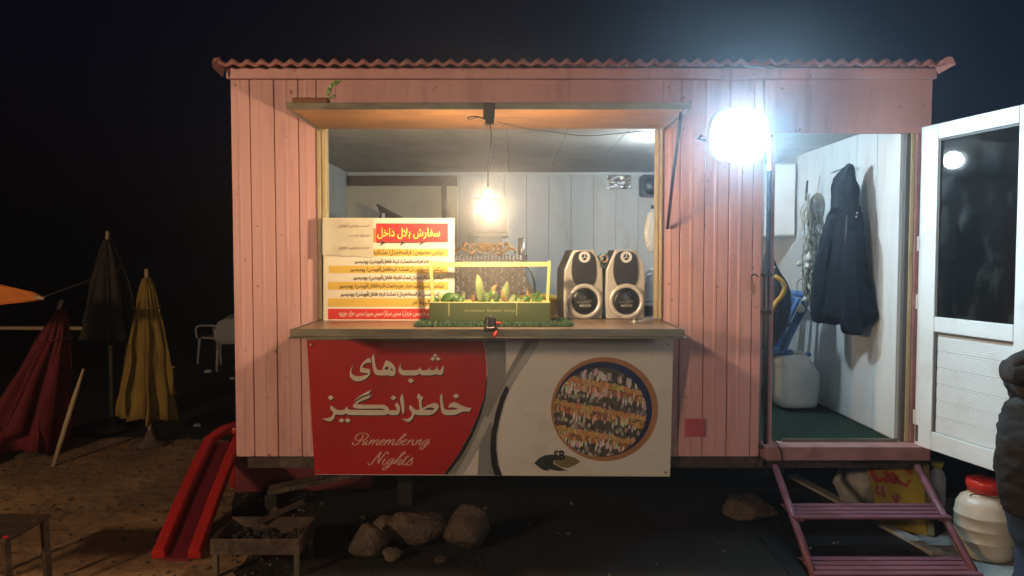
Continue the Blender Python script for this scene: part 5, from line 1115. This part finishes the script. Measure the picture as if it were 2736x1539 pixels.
# rail, stick, chairs
t = thing('yard_rail', 'long pale horizontal rail on posts behind the parasols', 'rail', G(150, 1150))
b = NB(); tube(b, [W(-160, 876, 8.1), W(350, 878, 8.1)], .022, 8); obj('bar', b, railm, t, True)
for u in (-150, 340):
    p = W(u, 877, 8.1); b = NB(); tube(b, [p, Vector((p.x, p.y, 0))], .02, 8); obj('post', b, olcv, t, True)
t = thing('wooden_stick', 'pale wooden stick stuck slanting in the ground', 'stick', G(143, 1247))
p0 = G(143, 1246); b = NB(); tube(b, [p0, W(175, 1140, p0.y+.05), W(200, 1060, p0.y+.08), W(224, 985, p0.y+.12)], [.018,.020,.019,.010], 8); obj('stick_shaft', b, woodp, t, True)
def chair(label, loc, rz):
    t = thing('plastic_chair', label, 'chair', loc, rz, 'white plastic chairs in the dark yard'); wm = M('chair_white', (.62, .64, .66), .4, var=.05)
    b = NB(); slab(b, [(x, 0, z) for x, z in smoothpoly([(-.21,.42),(-.24,.62),(-.17,.80),(.17,.80),(.24,.62),(.21,.42)], 2)], (0,1,0), .025)
    for v in b.verts: v.co.y += .22 + (v.co.z-.42)*.25
    obj('backrest', b, wm, t, local=True, smooth=False)
    b = NB(); slab(b, [(x, y, .41) for x, y in smoothpoly([(-.23,-.23),(.23,-.23),(.22,.24),(-.22,.24)], 2)], (0,0,1), .025); obj('seat', b, wm, t, local=True)
    for x, y in ((-.2,-.2),(.2,-.2),(-.19,.2),(.19,.2)):
        b = NB(); tube(b, [(x*1.12, y*1.15, 0), (x, y, .41)], [.016,.024], 8); obj('leg', b, wm, t, local=True, smooth=True)
    for s in (-1, 1):
        b = NB(); tube(b, spline([(s*.23, .26, .62), (s*.26, .05, .63), (s*.26, -.2, .6), (s*.23, -.23, .42)], 4), .016, 8); obj('arm', b, wm, t, local=True, smooth=True)
    return t
g1 = G(585, 968); g2 = G(620, 985)
chair('white plastic chair farther from the kiosk corner', (g1.x, g1.y, 0), R(250)); chair('white plastic chair half hidden by the kiosk corner', (g2.x, g2.y, 0), R(200))
# litter pebbles, countable few
for i, (u, v, s, lb) in enumerate(((463,982,.02,'tiny pale scrap on the dark ground right of the yellow parasol'),(556,995,.04,'flat pale scrap on the ground left of the white chairs'),(622,1013,.03,'pale scrap on the ground under the white chairs'),(527,1139,.03,'pale scrap on the ground between the yellow parasol and the slide'),(10,1195,.05,'pale scrap by the red parasol foot at the left edge'))):
    b = NB(); bmesh.ops.create_icosphere(b, subdivisions=2, radius=s)
    c = G(u, v)
    for w in b.verts: w.co = Vector((w.co.x*1.4, w.co.y, w.co.z*.7+s*.4))*(1+.3*noise.noise(w.co*30+Vector((i*5,0,0)))) + c
    tag(obj('litter_scrap', b, whitepl, None, True), lb, 'litter', 'pale scraps in the dark yard')
# bench corner at the bottom left
t = thing('metal_stool', 'metal stool corner and leg at the bottom left edge', 'stool', (-2.55, 3.55, 0))
b = NB(); p = W(30, 1432, 3.6); box(b, p.x-.42, p.x, 3.56, 3.92, p.z-.025, p.z); obj('seat_top', b, iron, t, bevel=.006)
for dx, dy in ((-.02,.03),(-.40,.03),(-.02,.33),(-.40,.33)):
    b = NB(); beam(b, (p.x+dx, 3.56+dy, p.z-.026), (p.x+dx+.02, 3.56+dy-.01, 0), .03, .03); obj('leg', b, iron, t)
b = NB(); lathe(b, [(.002,.006),(.012,.004),(.012,-.002)], (p.x-.01, 3.575, p.z+.004), 10); obj('bolt', b, redlid, t)
# brazier
t = thing('charcoal_brazier', 'small rusty charcoal brazier on legs before the slide', 'brazier', (-1.35, 4.05, 0))
p0, p1 = W(562, 1440, 3.93), W(800, 1440, 3.93); bx0, bx1, bz = p0.x, p1.x, p0.z; bz0 = W(600, 1482, 3.93).z
tb('front_plate', bx0, bx1, 3.925, 3.935, bz0, bz, iron, t); tb('back_plate', bx0, bx1, 4.24, 4.25, bz0, bz+.01, iron, t); tb('side_plate', bx0, bx0+.01, 3.936, 4.239, bz0, bz, iron, t); tb('side_plate', bx1-.01, bx1, 3.936, 4.239, bz0, bz, iron, t); tb('bottom_plate', bx0+.011, bx1-.011, 3.936, 4.239, bz0, bz0+.006, iron, t)
for x in (bx0+.02, bx1-.02):
    for y in (3.95, 4.225):
        b = NB(); beam(b, (x, y, 0), (x, y, bz0-.0005), .026, .026); obj('leg', b, alu if y < 4 else iron, t)
b = NB()
for k in range(60):
    c = Vector((random.uniform(bx0+.03, bx1-.03), random.uniform(3.96, 4.22), bz0+.02+random.uniform(0,.02))); r = random.uniform(.012, .028)
    m_ = bmesh.ops.create_icosphere(b, subdivisions=1, radius=r); 
    for v in m_['verts']: v.co = v.co*(1+.3*noise.noise(v.co*40+c)) + c
stuff(obj('coals', b, char, t))
b = NB(); beam(b, W(690, 1395, 4.2), W(812, 1340, 4.32), .035, .02); obj('poker_board', b, iron, t)
# stones
def stone(label, u, v, wpx, hpx, seed):
    c = G(u, v); sx = wpx*c.y/F/2; sz = hpx*c.y/F/2; c.y += sx*.6; rnd = random.Random(seed); b = NB()
    for k in range(34):
        p = Vector((rnd.gauss(0,1), rnd.gauss(0,1), rnd.gauss(0,1))).normalized(); p *= rnd.uniform(.82, 1.08); b.verts.new(p)
    h = bmesh.ops.convex_hull(b, input=b.verts); bmesh.ops.delete(b, geom=[g for g in h['geom_interior'] if isinstance(g, bmesh.types.BMVert)], context='VERTS')
    bmesh.ops.subdivide_edges(b, edges=b.edges, cuts=5, use_grid_fill=True)
    for _ in range(3): bmesh.ops.smooth_vert(b, verts=b.verts, factor=.5, use_axis_x=True, use_axis_y=True, use_axis_z=True)
    o3 = Vector((seed*7.3, seed*3.1, 0))
    for w in b.verts:
        p = w.co; d = 1 + .06*noise.noise(p*3+o3) + .05*noise.noise(p*9+o3) + .03*noise.noise(p*22+o3)
        d += .10*noise.noise(p*1.7+o3)
        w.co = Vector((p.x*sx*d, p.y*sx*.75*d, max(-.004, p.z*sz*d + sz*.86))) + Vector((c.x, c.y, 0))
    tag(obj('stone', b, stonem, None, True), label, 'stone', 'stones before the kiosk')
stone('large pale stone, rightmost of the pile under the banner', 1238, 1482, 158, 132, 1); stone('rough broad stone in the middle of the pile under the banner', 1105, 1472, 190, 104, 2); stone('jagged stone at the left end of the pile under the banner', 978, 1500, 128, 96, 3)
stone('small stone wedged in front of the middle stone', 1046, 1506, 66, 44, 6); stone('flat stone behind the gap of the two left stones', 1030, 1442, 90, 66, 7); stone('small chip in front of the large pale stone', 1176, 1512, 44, 26, 8)
stone('dark low stone lying deep under the kiosk', 2010, 1400, 190, 60, 4); stone('small stone between the brazier and the slide', 735, 1385, 40, 30, 5)
# planks under the kiosk
t = thing('dusty_plank', 'dusty plank lying under the kiosk behind the brazier', 'plank', (-1.1, 5.2, 0))
b = NB(); beam(b, (-1.65, 4.95, .16), (-.75, 5.15, .30), .14, .03); obj('board', b, stonem, t); b = NB(); box(b, -.80, -.70, 5.1, 5.25, 0, .28); obj('prop_block', b, gm, t); b = NB(); box(b, -1.66, -1.58, 4.9, 5.0, 0, .14); obj('prop_block', b, gm, t)

b = NB(); rg = random.Random(11)
for k in range(3600):
    if k < 3450: x, y = rg.uniform(-4.6, -1.3), rg.uniform(2.6, 7.0)
    else: x, y = rg.uniform(-1.6, 3.6), rg.uniform(3.2, 5.2)
    r = .004 + .016*rg.random()**3.2; q = Vector((x, y, .010)); vs = []
    for d in ((1,0,0),(0,1,0),(-1,0,0),(0,-1,0),(0,0,.8),(0,0,-.6)): vs.append(b.verts.new(q + Vector(d)*r*rg.uniform(.6, 1.3)))
    for f in ((0,1,4),(1,2,4),(2,3,4),(3,0,4),(1,0,5),(2,1,5),(3,2,5),(0,3,5)): b.faces.new([vs[i] for i in f])
stuff(tag(obj('gravel', b, M('gravel_grit', (.15,.11,.075), .9, var=.6, scale=12)), 'fine gravel scattered over the ground before the kiosk', 'gravel'))
# =================================================================== AIR, with a scattering volume added for lamp bloom
b = NB(); box(b, -60, 60, -30, 60, -1.0, 6.0)
hz = bpy.data.materials.new('bloom_haze'); hz.use_nodes = True; nt = hz.node_tree; nt.nodes.remove(nt.nodes['Principled BSDF'])
pvn = nt.nodes.new('ShaderNodeVolumePrincipled'); pvn.inputs['Color'].default_value = (.85, .9, 1, 1); pvn.inputs['Density'].default_value = ADDED_HAZE; pvn.inputs['Anisotropy'].default_value = .9
nt.links.new(pvn.outputs[0], nt.nodes['Material Output'].inputs['Volume'])
if ADDED_HAZE > 0: stuff(obj('added_haze', b, hz))
